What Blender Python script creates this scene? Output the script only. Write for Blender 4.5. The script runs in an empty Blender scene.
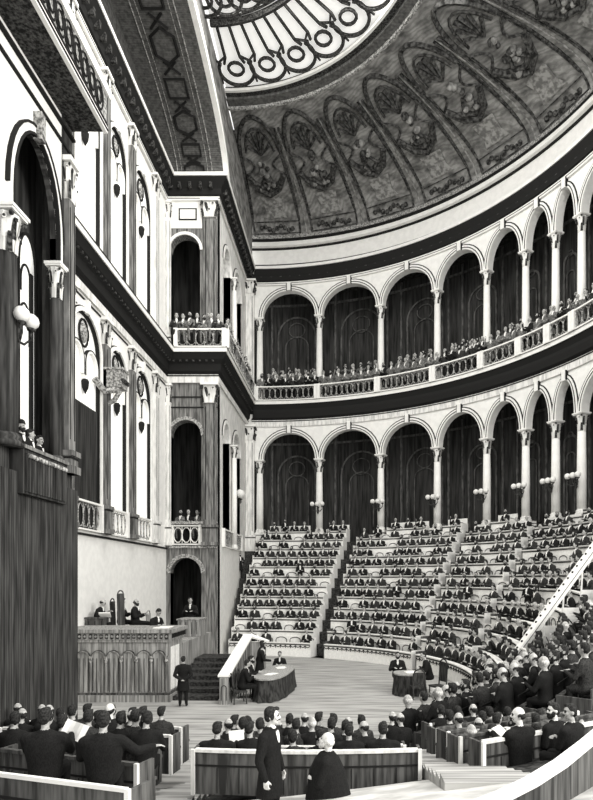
import bpy, bmesh, math, random
import numpy as np
from mathutils import Vector, Matrix
random.seed(7)
PI = math.pi
scene = bpy.context.scene
COL = scene.collection

# ---------------------------------------------------------------- camera, world, light, exposure
EYE = 4.5
cam_d = bpy.data.cameras.new('camera')
cam = bpy.data.objects.new('camera', cam_d)
COL.objects.link(cam)
cam.location = (0, 0, EYE)
cam.rotation_euler = (PI / 2, 0, 0)
cam_d.sensor_fit = 'VERTICAL'
cam_d.sensor_height = 36
cam_d.lens = 27.0
cam_d.shift_x = -(350 - 296.5) / 800
cam_d.shift_y = 180 / 800
cam_d.clip_end = 300
scene.camera = cam

world = bpy.data.worlds.new('world')
scene.world = world
world.use_nodes = True
wb = world.node_tree.nodes['Background']
wb.inputs[0].default_value = (1.0, 0.99, 0.965, 1)
wb.inputs[1].default_value = 1.3

def area(name, loc, size, energy, aim):
    d = bpy.data.lights.new(name, 'AREA')
    d.shape = 'RECTANGLE'; d.size, d.size_y = size
    d.energy = energy; d.color = (1, 0.985, 0.95)
    o = bpy.data.objects.new(name, d); COL.objects.link(o)
    o.location = loc
    o.rotation_euler = (Vector(aim) - Vector(loc)).to_track_quat('-Z', 'Y').to_euler()
    return o
area('skylight_daylight', (0.0, 22.0, 31.8), (13, 16), 5200, (0, 26, 0))
area('right_fill_light', (17.0, 3.0, 14), (12, 10), 6200, (-9, 27, 8))  # added fill light out of view at right, brightens the podium wall

vs = scene.view_settings
scene.display_settings.display_device = 'sRGB'
vs.view_transform = 'Standard'; vs.look = 'None'; vs.gamma = 1; vs.use_curve_mapping = False
vs.exposure = 0.22
scene.cycles.max_bounces = 6
scene.cycles.diffuse_bounces = 4

# ---------------------------------------------------------------- materials
MATS = {}
def mat(name, c0, c1=None, scale=(8, 8, 8), lo=0.4, hi=0.6, rough=0.9, emit=0, detail=3, coord='Object', wave=None):
    m = bpy.data.materials.new(name); m.use_nodes = True
    nt = m.node_tree; b = nt.nodes['Principled BSDF']
    b.inputs['Roughness'].default_value = rough
    b.inputs['Specular IOR Level'].default_value = 0.15
    def rgb(v): return (v, v * 0.99, v * 0.955, 1) if not isinstance(v, tuple) else (*v, 1)
    if c1 is None:
        b.inputs['Base Color'].default_value = rgb(c0)
    else:
        tc = nt.nodes.new('ShaderNodeTexCoord'); mp = nt.nodes.new('ShaderNodeMapping')
        mp.inputs['Scale'].default_value = scale
        nt.links.new(tc.outputs[coord], mp.inputs[0])
        n = nt.nodes.new('ShaderNodeTexNoise'); n.inputs['Scale'].default_value = 1; n.inputs['Detail'].default_value = detail
        nt.links.new(mp.outputs[0], n.inputs[0])
        r = nt.nodes.new('ShaderNodeValToRGB')
        r.color_ramp.elements[0].position = lo; r.color_ramp.elements[1].position = hi
        r.color_ramp.elements[0].color = rgb(c0); r.color_ramp.elements[1].color = rgb(c1)
        nt.links.new(n.outputs[0], r.inputs[0])
        src = r.outputs[0]
        if wave:                      # fine engraved lines: (axis, scale, distortion, strength)
            ax, ws, dist, st = wave
            w = nt.nodes.new('ShaderNodeTexWave'); w.bands_direction = ax
            w.inputs['Scale'].default_value = ws; w.inputs['Distortion'].default_value = dist
            w.inputs['Detail'].default_value = 2; w.inputs['Detail Scale'].default_value = 0.6
            nt.links.new(tc.outputs[coord], w.inputs[0])
            wr = nt.nodes.new('ShaderNodeValToRGB')
            wr.color_ramp.elements[0].position = 0.25; wr.color_ramp.elements[1].position = 0.6
            wr.color_ramp.elements[0].color = (1 - st, 1 - st, 1 - st, 1); wr.color_ramp.elements[1].color = (1, 1, 1, 1)
            nt.links.new(w.outputs[0], wr.inputs[0])
            mx = nt.nodes.new('ShaderNodeMix'); mx.data_type = 'RGBA'; mx.blend_type = 'MULTIPLY'
            mx.inputs[0].default_value = 1
            nt.links.new(src, mx.inputs[6]); nt.links.new(wr.outputs[0], mx.inputs[7])
            src = mx.outputs[2]
        nt.links.new(src, b.inputs['Base Color'])
    if emit:
        b.inputs['Emission Color'].default_value = rgb(c0); b.inputs['Emission Strength'].default_value = emit
    MATS[name] = m
    return m

M_WHITE = mat('white_plaster', 0.80, 0.86, (3, 3, 3))
M_PANEL = mat('white_bench_paint', 0.82, 0.9, (9, 9, 9))
M_STONE = mat('pale_stone', 0.55, 0.82, (7, 7, 1.2), 0.35, 0.6)
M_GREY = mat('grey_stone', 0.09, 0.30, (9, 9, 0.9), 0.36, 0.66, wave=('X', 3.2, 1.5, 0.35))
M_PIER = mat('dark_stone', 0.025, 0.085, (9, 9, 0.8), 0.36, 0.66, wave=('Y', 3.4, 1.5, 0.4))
M_INK = mat('black_line_moulding', 0.016)
M_DARK = mat('dark_moulding', 0.012, 0.10, (14, 14, 14), 0.4, 0.68)
M_MID = mat('mid_moulding', 0.10, 0.5, (12, 12, 12), 0.38, 0.62)
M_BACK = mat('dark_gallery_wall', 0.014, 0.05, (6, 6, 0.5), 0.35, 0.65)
M_BACKL = mat('faint_tracery', 0.05, 0.11, (6, 6, 2))
M_DOME = mat('dome_fresco', 0.12, 0.40, (1.4, 1.4, 3), 0.33, 0.66, detail=6, wave=('DIAGONAL', 1.9, 9.0, 0.25))
M_DOMED = mat('dome_dark_ornament', 0.02, 0.13, (6, 6, 6), 0.4, 0.65)
M_DOMEL = mat('dome_light_relief', 0.16, 0.38, (4, 4, 4), 0.4, 0.6)
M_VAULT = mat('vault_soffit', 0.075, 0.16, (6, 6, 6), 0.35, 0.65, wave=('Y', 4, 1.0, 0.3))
M_FLOOR = mat('floor_boards', 0.27, 0.5, (0.5, 5, 5), 0.35, 0.6, wave=('Y', 3.2, 0.6, 0.3))
M_TIER = mat('dark_tier_carpet', 0.02, 0.07, (10, 10, 10))
M_PALE = mat('pale_walkway', 0.45, 0.68, (2, 2, 2))
M_WOOD = mat('podium_wood', 0.14, 0.42, (13, 13, 0.8), 0.36, 0.64)
M_WOODD = mat('dark_bench_wood', 0.035, 0.13, (12, 12, 1.0), 0.36, 0.64)
M_COAT = mat('black_coat', 0.008, 0.016, (90, 90, 40))
M_COAT2 = mat('charcoal_coat', 0.016, 0.045, (60, 60, 30))
M_COATG = mat('grey_coat', 0.06, 0.22, (30, 30, 20))
M_SKIN = mat('skin', 0.34, 0.5, (25, 25, 25))
M_SKINL = mat('pale_skin', 0.62, 0.78, (25, 25, 25))
M_HAIR = mat('dark_hair', 0.012, 0.04, (40, 40, 40))
M_HAIRG = mat('white_hair', 0.45, 0.8, (60, 60, 20))
M_SHIRT = mat('white_shirt', 0.82)
M_PAPER = mat('paper', 0.84)
M_CLOTH = mat('dark_table_cloth', 0.02, 0.06, (14, 14, 3))
M_CLOTHT = mat('table_top_cloth', 0.22, 0.42, (20, 20, 20))
M_GLASS = mat('skylight_glass', 0.86, emit=0.55)
M_GLOBE = mat('lamp_globe', 0.75, 0.85, (9, 9, 9))
M_WIN = mat('daylit_window_pane', 0.86, emit=0.35)

# ---------------------------------------------------------------- mesh helpers
class MB:
    def __init__(s): s.v = []; s.f = []; s.m = []
    def add(s, vs_, fs, mi=0):
        o = len(s.v); s.v += [tuple(p) for p in vs_]
        for f in fs: s.f.append(tuple(i + o for i in f)); s.m.append(mi)
    def quad(s, a, b, c, d, mi=0): s.add([a, b, c, d], [(0, 1, 2, 3)], mi)
    def box(s, x0, x1, y0, y1, z0, z1, mi=0, T=None):
        p = [(x0, y0, z0), (x1, y0, z0), (x1, y1, z0), (x0, y1, z0), (x0, y0, z1), (x1, y0, z1), (x1, y1, z1), (x0, y1, z1)]
        if T: p = [T @ Vector(q) for q in p]
        s.add(p, [(3, 2, 1, 0), (4, 5, 6, 7), (0, 1, 5, 4), (1, 2, 6, 5), (2, 3, 7, 6), (3, 0, 4, 7)], mi)
    def mbox(s, mp, s0, s1, z0, z1, d0, d1, mi=0, n=1):   # box in a wall's own (s, z, depth) frame
        for i in range(n):
            a = s0 + (s1 - s0) * i / n; b = s0 + (s1 - s0) * (i + 1) / n
            p = [mp(a, z0, d0), mp(b, z0, d0), mp(b, z0, d1), mp(a, z0, d1), mp(a, z1, d0), mp(b, z1, d0), mp(b, z1, d1), mp(a, z1, d1)]
            fs = [(3, 2, 1, 0), (4, 5, 6, 7), (0, 1, 5, 4), (2, 3, 7, 6)]
            if i == n - 1: fs.append((1, 2, 6, 5))
            if i == 0: fs.append((3, 0, 4, 7))
            s.add(p, fs, mi)
    def tube(s, pts, r, seg=6, mi=0, closed=False, r1=None):
        pts = [Vector(p) for p in pts]; n = len(pts); rings = []
        for i, p in enumerate(pts):
            if closed: t = pts[(i + 1) % n] - pts[i - 1]
            else: t = pts[min(i + 1, n - 1)] - pts[max(i - 1, 0)]
            if t.length < 1e-9: t = Vector((0, 0, 1))
            t.normalize()
            up = Vector((0, 0, 1)) if abs(t.z) < 0.9 else Vector((1, 0, 0))
            a = t.cross(up).normalized(); b = a.cross(t)
            rr = r if r1 is None else r + (r1 - r) * i / max(n - 1, 1)
            rings.append([p + (a * math.cos(2 * PI * k / seg) + b * math.sin(2 * PI * k / seg)) * rr for k in range(seg)])
        vs_ = [q for R in rings for q in R]; fs = []
        m = n if closed else n - 1
        for i in range(m):
            j = (i + 1) % n
            for k in range(seg):
                l = (k + 1) % seg
                fs.append((i * seg + k, i * seg + l, j * seg + l, j * seg + k))
        if not closed:
            fs.append(tuple(range(seg))[::-1]); fs.append(tuple((n - 1) * seg + k for k in range(seg)))
        s.add(vs_, fs, mi)
    def lathe(s, prof, c=(0, 0, 0), seg=12, mi=0, sx=1, sy=1):
        vs_ = []; fs = []
        for r, z in prof:
            for k in range(seg):
                a = 2 * PI * k / seg
                vs_.append((c[0] + r * sx * math.cos(a), c[1] + r * sy * math.sin(a), c[2] + z))
        n = len(prof)
        for i in range(n - 1):
            for k in range(seg):
                l = (k + 1) % seg
                fs.append((i * seg + k, i * seg + l, (i + 1) * seg + l, (i + 1) * seg + k))
        fs.append(tuple(range(seg))[::-1]); fs.append(tuple((n - 1) * seg + k for k in range(seg)))
        s.add(vs_, fs, mi)
    def ball(s, c, r, seg=8, mi=0, sc=(1, 1, 1)):
        prof = [(math.sin(PI * i / 6) * r, -math.cos(PI * i / 6) * r) for i in range(1, 6)]
        vs_ = []
        for rr, z in prof:
            for k in range(seg):
                a = 2 * PI * k / seg
                vs_.append((c[0] + rr * sc[0] * math.cos(a), c[1] + rr * sc[1] * math.sin(a), c[2] + z * sc[2]))
        n = 5; fs = []
        for i in range(n - 1):
            for k in range(seg):
                l = (k + 1) % seg; fs.append((i * seg + k, i * seg + l, (i + 1) * seg + l, (i + 1) * seg + k))
        vs_ += [(c[0], c[1], c[2] - r * sc[2]), (c[0], c[1], c[2] + r * sc[2])]
        for k in range(seg):
            l = (k + 1) % seg
            fs.append((n * seg, l, k)); fs.append((n * seg + 1, (n - 1) * seg + k, (n - 1) * seg + l))
        s.add(vs_, fs, mi)
    def build(s, name, mats, parent=None, smooth=False, loc=None):
        me = bpy.data.meshes.new(name); me.from_pydata(s.v, [], s.f)
        for m in (mats if isinstance(mats, (list, tuple)) else [mats]): me.materials.append(m)
        if any(s.m): me.polygons.foreach_set('material_index', s.m)
        if smooth: me.polygons.foreach_set('use_smooth', [True] * len(s.f))
        bm = bmesh.new(); bm.from_mesh(me); bmesh.ops.recalc_face_normals(bm, faces=bm.faces); bm.to_mesh(me); bm.free()
        me.update()
        o = bpy.data.objects.new(name, me); COL.objects.link(o)
        if parent: o.parent = parent
        if loc: o.location = loc
        return o

def tag(o, label=None, cat=None, group=None, kind=None):
    if label: o['label'] = label
    if cat: o['category'] = cat
    if group: o['group'] = group
    if kind: o['kind'] = kind
    return o
def empty(name, loc=(0, 0, 0), rz=0, label=None, cat=None, group=None):
    o = bpy.data.objects.new(name, None); COL.objects.link(o)
    o.location = loc; o.rotation_euler = (0, 0, rz); o.empty_display_size = 0.2
    return tag(o, label, cat, group)
KIDS = {}
def kid(o, p):
    o.parent = p; KIDS.setdefault(p.name, []).append(o); return o
def part(mb, name, mats, parent, smooth=False):
    o = mb.build(name, mats, parent, smooth); KIDS.setdefault(parent.name, []).append(o); return o
def copy_tree(o, loc=None, rz=None, label=None, group=None, parent=None, scale=None):
    c = o.copy(); COL.objects.link(c)
    if parent: c.parent = parent
    if loc is not None: c.location = loc
    if rz is not None: c.rotation_euler = (0, 0, rz)
    if scale is not None: c.scale = scale
    if label: c['label'] = label
    if group: c['group'] = group
    for ch in KIDS.get(o.name, []):
        copy_tree(ch, parent=c)
    KIDS[c.name] = [x for x in c.children]
    return c
def structure(mb, name, mats, smooth=False): return tag(mb.build(name, mats, None, smooth), kind='structure')
TRIM = [0]
def trim(mb, mats, smooth=False):
    TRIM[0] += 1
    return structure(mb, 'trim_%d' % TRIM[0], mats, smooth)
ORD = ['first', 'second', 'third', 'fourth', 'fifth', 'sixth', 'seventh', 'eighth', 'ninth', 'tenth', 'eleventh', 'twelfth', 'thirteenth', 'fourteenth', 'fifteenth', 'sixteenth', 'seventeenth', 'eighteenth']

# ---------------------------------------------------------------- layout of the hall
CX, CY = -7.0, 24.0                       # centre of the hemicycle, metres
def ring(th, R, z=0.0): return Vector((CX + R * math.sin(th), CY + R * math.cos(th), z))
def px_dir(px, py): return ((px - 350) / 600.0, (580 - py) / 600.0)
def at_z(px, py, z): a, b = px_dir(px, py); Y = (z - EYE) / b; return Vector((a * Y, Y, z))
def at_y(px, py, Y): a, b = px_dir(px, py); return Vector((a * Y, Y, EYE + b * Y))
def th_of_px(px, R):                      # bearing at which a ring of radius R is seen at that column
    a = (px - 350) / 600.0; best = None
    for i in range(0, 20000):
        t = -0.2 + 2.4 * i / 20000
        p = ring(t, R)
        e = abs(p.x / p.y - a)
        if p.y > CY - 8 and (best is None or e < best[0]): best = (e, t)
    return best[1]
R_COL = 21.2
R_BAL = 20.55
Z_LOGE, Z_LOGE_RAIL = 6.5, 7.6
Z_ENT0, Z_ENT1, Z_BALC = 15.9, 17.0, 17.8
Z_RAIL = 18.85
Z_CORN0, Z_CORN = 26.7, 27.8
XP, XW = -7.7, -10.7                      # pier face, recess wall
YP0, YP1 = 34.9, 45.0                     # far pier

TIER_D, R0 = 0.8, 11.8
def rise(th):
    d = math.degrees(th)
    if d < 85: return 0.66
    if d > 150: return 0.22
    t = (d - 85) / 65; t = t * t * (3 - 2 * t)
    return 0.66 + (0.22 - 0.66) * t
def ramp_w(th):
    d = math.degrees(th); return min(1, max(0, (d - 128) / 8))
def floor_z(x, y):
    dx, dy = x - CX, y - CY; R = math.hypot(dx, dy); th = abs(math.atan2(dx, dy))
    if R < R0: return 0.0
    k = int((R - R0) / TIER_D + 1e-4); k = min(k, 11); h = rise(th)
    w = ramp_w(th)
    return k * h * (1 - w) + w * min((R - R0) / TIER_D, 12) * h

# ---------------------------------------------------------------- floor and tiers
mb = MB()
mb.box(XW - 0.6, 32, -6, 47, -0.3, 0.0)
structure(mb, 'floor', M_FLOOR)
mb = MB()
ths = [math.radians(d) for d in np.arange(-2, 200, 2.0)]
prof = []
def tier_prof(th):
    h = rise(th); w = ramp_w(th); out = [(R0, -0.02)]
    for k in range(12):
        R = R0 + k * TIER_D
        z0 = max(0, k - 1) * h if k else 0; z1 = k * h
        out.append((R, z0 * (1 - w) + w * z1)); out.append((R, z1))
        out.append((R + TIER_D, z1 * (1 - w) + w * (k + 1) * h))
    zt = out[-1][1]
    out.append((24.3, zt)); out.append((24.3, -0.02))
    return out
PR = [tier_prof(t) for t in ths]
for i in range(len(ths) - 1):
    for j in range(len(PR[0]) - 1):
        a, b = PR[i][j], PR[i][j + 1]; c, d = PR[i + 1][j + 1], PR[i + 1][j]
        mid = ring(ths[i], a[0])
        pale = math.degrees(ths[i]) > 140 and 24 - 9.55 < a[0]
        mb.quad(ring(ths[i], a[0], a[1]), ring(ths[i], b[0], b[1]), ring(ths[i + 1], c[0], c[1]), ring(ths[i + 1], d[0], d[1]), 0)
structure(mb, 'floor_tiers', [M_TIER])

# ---------------------------------------------------------------- walls with arched openings
def arched_wall(mb, mp, s0, s1, z0, z1, ops, thick, step=0.8, mi=0, mir=0, N=14):
    """ops: (centre, half width, bottom z, spring z, arch rise) in order along s."""
    def solid(a, b):
        if b - a > 1e-4: mb.mbox(mp, a, b, z0, z1, 0, thick, mi, max(1, int((b - a) / step + 0.5)))
    cur = s0
    for (c, w, zb, zs, ri) in ops:
        solid(cur, c - w)
        ss = [c - w * math.cos(PI * i / N) for i in range(N + 1)]
        zz = [zs + ri * math.sin(PI * i / N) for i in range(N + 1)]
        for i in range(N):
            a, b = ss[i], ss[i + 1]; za, zc = zz[i], zz[i + 1]
            for d in (0, thick):
                mb.quad(mp(a, za, d), mp(b, zc, d), mp(b, z1, d), mp(a, z1, d), mi)
            mb.quad(mp(a, za, 0), mp(b, zc, 0), mp(b, zc, thick), mp(a, za, thick), mir)
            mb.quad(mp(a, z1, 0), mp(b, z1, 0), mp(b, z1, thick), mp(a, z1, thick), mi)
        zlow = max(zb, z0)
        for e in (c - w, c + w):
            mb.quad(mp(e, zlow, 0), mp(e, zs, 0), mp(e, zs, thick), mp(e, zlow, thick), mir)
        if zb > z0: mb.mbox(mp, c - w, c + w, z0, zb, 0, thick, mi, max(1, int(2 * w / step + 0.5)))
        cur = c + w
    solid(cur, s1)
def arch_band(mb, mp, c, w, zs, ri, width, proj, leg=0, mi=0, off=0.0, N=16, back=0.02):
    """raised band that follows an arch (and its jambs for leg metres)"""
    pts = []
    if leg: pts.append((c - w - off, zs - leg, -1, 0))
    for i in range(N + 1):
        a = PI * i / N
        pts.append((c - (w + off) * math.cos(a), zs + (ri + off) * math.sin(a), -math.cos(a), math.sin(a)))
    if leg: pts.append((c + w + off, zs - leg, 1, 0))
    for i in range(len(pts) - 1):
        p, q = pts[i], pts[i + 1]
        A = [mp(p[0], p[1], back), mp(p[0] + p[2] * width, p[1] + p[3] * width, back), mp(q[0] + q[2] * width, q[1] + q[3] * width, back), mp(q[0], q[1], back)]
        B = [mp(p[0], p[1], -proj), mp(p[0] + p[2] * width, p[1] + p[3] * width, -proj), mp(q[0] + q[2] * width, q[1] + q[3] * width, -proj), mp(q[0], q[1], -proj)]
        mb.add(A + B, [(4, 5, 6, 7), (0, 4, 7, 3), (1, 2, 6, 5), (0, 1, 5, 4), (3, 7, 6, 2)], mi)
def ring_map(R): return lambda s, z, d: ring(s / R_COL, R + d, z)
def plane_x(X): return lambda s, z, d: Vector((X - d, s, z))      # faces +X, s runs along Y
def plane_y(Y): return lambda s, z, d: Vector((s, Y + d, z))      # faces -Y, s runs along X
def sweep(mb, path, prof, mi=0, mis=None):
    """prof: (out, z) pairs; path: list of (point, outward dir) already mitred"""
    n = len(prof)
    for i in range(len(path) - 1):
        (p, o), (q, u) = path[i], path[i + 1]
        for j in range(n - 1):
            a, b = prof[j], prof[j + 1]
            mb.quad(p + o * a[0] + Vector((0, 0, a[1])), q + u * a[0] + Vector((0, 0, a[1])), q + u * b[0] + Vector((0, 0, b[1])), p + o * b[0] + Vector((0, 0, b[1])), mis[j] if mis else mi)

TH0 = th_of_px(258, R_COL); TH1 = math.radians(118)
COLPX = [260, 319.5, 381, 437.5, 487, 526, 556, 582]
CTH = [th_of_px(p, R_COL) for p in COLPX]
dth = CTH[-1] - CTH[-2]
while len(CTH) < 12: CTH.append(CTH[-1] + max(dth, 0.20))
print('columns', [round(math.degrees(t), 1) for t in CTH], 'TH0', math.degrees(TH0))

# path of the inner wall line: recess wall -> pier front -> pier side -> ring
V = Vector
def wall_path(zref=0):
    P = [(V((XW, 16.4, 0)), V((1, 0, 0))), (V((XW, YP0, 0)), V((1, -1, 0))), (V((XP, YP0, 0)), V((1, -1, 0)))]
    t0 = math.asin((XP - CX) / R_COL)
    c = ring(t0, R_COL)
    P.append((V((XP, c.y, 0)), V((1, -1, 0))))
    n = 60
    for i in range(1, n + 1):
        t = t0 + (TH1 - t0) * i / n
        P.append((ring(t, R_COL), -V((math.sin(t), math.cos(t), 0))))
    return P
PATH = wall_path()
PATH_RECESS, PATH_PIER, PATH_RING = PATH[:2], PATH[1:4], PATH[3:]

# lower entablature with the balcony edge, and the upper cornice
def entab(paths, lay):
    for path in paths:
        for prof_, mm in lay:
            if len(path) > 10: prof_ = [(o_ + .24 if 0 < o_ < .3 else o_, z_) for o_, z_ in prof_]
            m_ = MB(); sweep(m_, path, prof_); trim(m_, mm)
LOWER = [([(0.03, 15.95), (0.10, 15.95), (0.10, 16.3), (0.03, 16.3)], M_STONE),
         ([(0.03, 16.3), (0.05, 16.6)], M_STONE),
         ([(0.05, 16.45), (0.2, 16.6), (0.24, 17.0), (0.45, 17.2), (0.6, 17.55)], M_INK),
         ([(0.0, 17.55), (0.65, 17.55), (0.65, 17.8), (0.0, 17.8)], M_WHITE),
         ([(0.655, 17.78), (0.67, 17.78), (0.67, 17.84), (0.6, 17.84)], M_INK),
         ([(0.1, 16.32), (0.12, 16.32), (0.12, 16.38), (0.05, 16.38)], M_INK)]
UPPER = [([(0.02, 26.5), (0.14, 26.5), (0.14, 26.72), (0.02, 26.72)], M_WHITE),
         ([(0.14, 26.6), (0.16, 26.6), (0.16, 26.63), (0.05, 26.63)], M_INK),
         ([(0.08, 26.72), (0.22, 26.8), (0.26, 27.1), (0.64, 27.58)], M_INK),
         ([(0.0, 27.6), (0.68, 27.6), (0.68, 27.8), (-0.1, 27.8)], M_WHITE)]
entab([PATH_RECESS, PATH_PIER, PATH_RING], LOWER + UPPER)
# dentil blocks under both cornices
def along(path, step):
    out = []
    for i in range(len(path) - 1):
        (p, o), (q, u) = path[i], path[i + 1]; L = (q - p).length; n = max(1, int(L / step))
        t = (q - p).normalized(); nn = V((t.y, -t.x, 0))
        if nn.dot(o) < 0: nn = -nn
        for k in range(n): out.append((p + (q - p) * ((k + 0.5) / n), t, nn))
    return out
for z, w, stp, dd in ((17.08, 0.12, 0.36, 0.42), (27.05, 0.16, 0.55, 0.5)):
    mb = MB()
    for pth in (PATH_RECESS, PATH_PIER, PATH_RING):
        for p, t, nn in along(pth, stp):
            T = Matrix(((t.x, nn.x, 0, p.x), (t.y, nn.y, 0, p.y), (0, 0, 1, 0), (0, 0, 0, 1)))
            mb.box(-w / 2, w / 2, 0.05, dd, z, z + 0.3, 0, T)
    trim(mb, M_DARK)

# ring arcades
mpR = ring_map(R_COL - 0.25)
def S(t): return t * R_COL
wlow, wup = MB(), MB()
ops_l, ops_u = [], []
for i in range(len(CTH) - 1):
    a, b = S(CTH[i]), S(CTH[i + 1]); c = (a + b) / 2; w = (b - a) / 2 - 0.26
    ops_l.append((c, w, 0, 13.5, 2.0)); ops_u.append((c, w, 0, 24.15, 1.95))
s0 = S(math.asin((XP - CX) / R_COL)); s1 = S(CTH[-1]) + 0.3
arched_wall(wlow, mpR, s0, s1, 13.5, 16.9, ops_l, 0.5)
arched_wall(wup, mpR, s0, s1, 24.15, 27.5, ops_u, 0.5)
structure(wlow, 'wall_lower_arcade', M_WHITE); structure(wup, 'wall_upper_arcade', M_WHITE)
for ops, zz in ((ops_l, 0), (ops_u, 1)):
    for (c, w, _, zs, ri) in ops:
        m_ = MB(); arch_band(m_, mpR, c, w, zs, ri, 0.26, 0.07)
        m_.mbox(mpR, c - 0.14, c + 0.14, zs + ri - 0.05, zs + ri + 0.55, -0.2, 0.02)
        arch_band(m_, mpR, c, w, zs, ri, 0.07, 0.04, off=0.262, mi=1)
        arch_band(m_, mpR, c, w, zs, ri, 0.05, 0.09, off=0.09, mi=1)
        m_.mbox(mpR, c - 0.2, c - 0.14, zs + ri - 0.02, zs + ri + 0.5, -0.16, 0.02, 1)
        m_.mbox(mpR, c + 0.14, c + 0.2, zs + ri - 0.02, zs + ri + 0.5, -0.16, 0.02, 1)
        trim(m_, [M_WHITE, M_INK])
# gallery back walls, floors and ceilings
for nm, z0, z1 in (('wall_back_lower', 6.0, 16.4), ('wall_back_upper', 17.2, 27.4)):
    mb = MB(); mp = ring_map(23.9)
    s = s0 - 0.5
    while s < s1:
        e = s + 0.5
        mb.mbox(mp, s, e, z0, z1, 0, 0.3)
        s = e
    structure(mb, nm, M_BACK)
    m_ = MB(); mt = ring_map(23.85)
    for i in range(len(CTH) - 1):
        c = S((CTH[i] + CTH[i + 1]) / 2); w = (S(CTH[i + 1]) - S(CTH[i])) / 2 - 1.0
        if w < 0.35: w = 0.35
        arch_band(m_, mt, c, w, z1 - 3.6, w * 1.15, 0.12, 0.08, leg=4.6)
        arch_band(m_, mt, c, w * 0.6, z1 - 4.4, w * 0.6, 0.07, 0.05, leg=3.4)
        m_.tube([mt(c + 0.45 * w * math.cos(a), z1 - 3.1 + 0.45 * w * math.sin(a), -0.06) for a in np.arange(0, 2 * PI, 0.4)], 0.045, 4, closed=True)
        for e in (-w - 0.5, w + 0.5): m_.mbox(mt, c + e - 0.07, c + e + 0.07, z0 + 0.5, z1 - 0.5, -0.08, 0.02)
    m_.mbox(mt, s0, s1 - 0.3, z1 - 1.2, z1 - 1.05, -0.1, 0.02, 0, 40)
    trim(m_, M_BACKL)
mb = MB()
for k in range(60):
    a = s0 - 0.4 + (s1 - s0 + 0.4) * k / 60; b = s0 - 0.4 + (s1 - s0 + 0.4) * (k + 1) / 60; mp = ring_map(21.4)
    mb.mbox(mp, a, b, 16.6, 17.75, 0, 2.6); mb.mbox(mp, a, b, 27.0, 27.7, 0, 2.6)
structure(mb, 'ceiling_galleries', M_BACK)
# attic band under the dome
mb = MB(); sweep(mb, PATH_RING, [(0.1, 27.8), (0.0, 28.0), (0.0, 29.4), (0.28, 29.5), (0.28, 29.75), (0.0, 29.8), (0.0, 30.4)]); structure(mb, 'wall_attic', M_WHITE)
for z in (28.1, 29.3, 29.42, 29.95, 30.05):
    m_ = MB(); sweep(m_, PATH_RING, [(0.0, z), (0.1, z), (0.1, z + 0.09), (0.0, z + 0.09)]); trim(m_, M_INK)
m_ = MB(); sweep(m_, PATH_RING, [(0.0, 30.12), (0.14, 30.12), (0.14, 30.36), (0.0, 30.4)]); trim(m_, M_MID)

# ---------------------------------------------------------------- columns
def capital_mb(r, h, z, half=False, square=False, n=8):
    mb = MB()
    def bell(z0, r0, r1, hh, mi):
        mb.lathe([(r0, z0), (r0 * 1.02, z0 + hh * 0.5), (r1, z0 + hh)], seg=10, mi=mi)
    if square: mb.box(-r * 1.0, r * 1.0, -r * 0.8, r * 0.8, z, z + h * 0.86, 0)
    else: bell(z, r, r * 1.35, h * 0.86, 0)
    for tier, (zz, hh, out) in enumerate(((z, h * 0.42, 0.30), (z + h * 0.3, h * 0.46, 0.42))):
        for k in range(n):
            a = 2 * PI * (k + 0.5 * tier) / n; ca, sa = math.cos(a), math.sin(a); w = r * 0.32
            k2 = 1.0 / max(abs(ca), abs(sa)) if square else 1.0
            bx_, by_ = r * ca * k2, r * sa * k2 * (0.8 if square else 1)
            P = []
            for q, (o, t) in enumerate(((0.02, 0), (0.10, 0.5), (0.22, 0.85), (out, 1.0), (out + 0.05, 0.8))):
                ww = w * (1 - 0.12 * q)
                cxp, cyp = bx_ + ca * o * r * 1.1, by_ + sa * o * r * 1.1
                P += [(cxp - sa * ww, cyp + ca * ww, zz + hh * t), (cxp + sa * ww, cyp - ca * ww, zz + hh * t)]
            mb.add(P, [(2 * i, 2 * i + 1, 2 * i + 3, 2 * i + 2) for i in range(4)], 1 if k % 2 else 0)
            mb.ball((bx_ + ca * (out + 0.02) * r, by_ + sa * (out + 0.02) * r, zz + hh * 0.92), r * 0.17, 6, 1)
    R2 = r * 1.55
    for sx in (-1, 1):
        for sy in (-1, 1):
            mb.ball((sx * R2 * 0.78, sy * R2 * 0.78 * (0.75 if square else 1), z + h * 0.8), r * 0.26, 6, 1)
    mb.box(-R2 * 0.92, R2 * 0.92, -R2 * 0.92, R2 * 0.92, z + h * 0.88, z + h, 2)
    return mb
CAPM = [M_STONE, M_DARK, M_WHITE]
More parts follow.
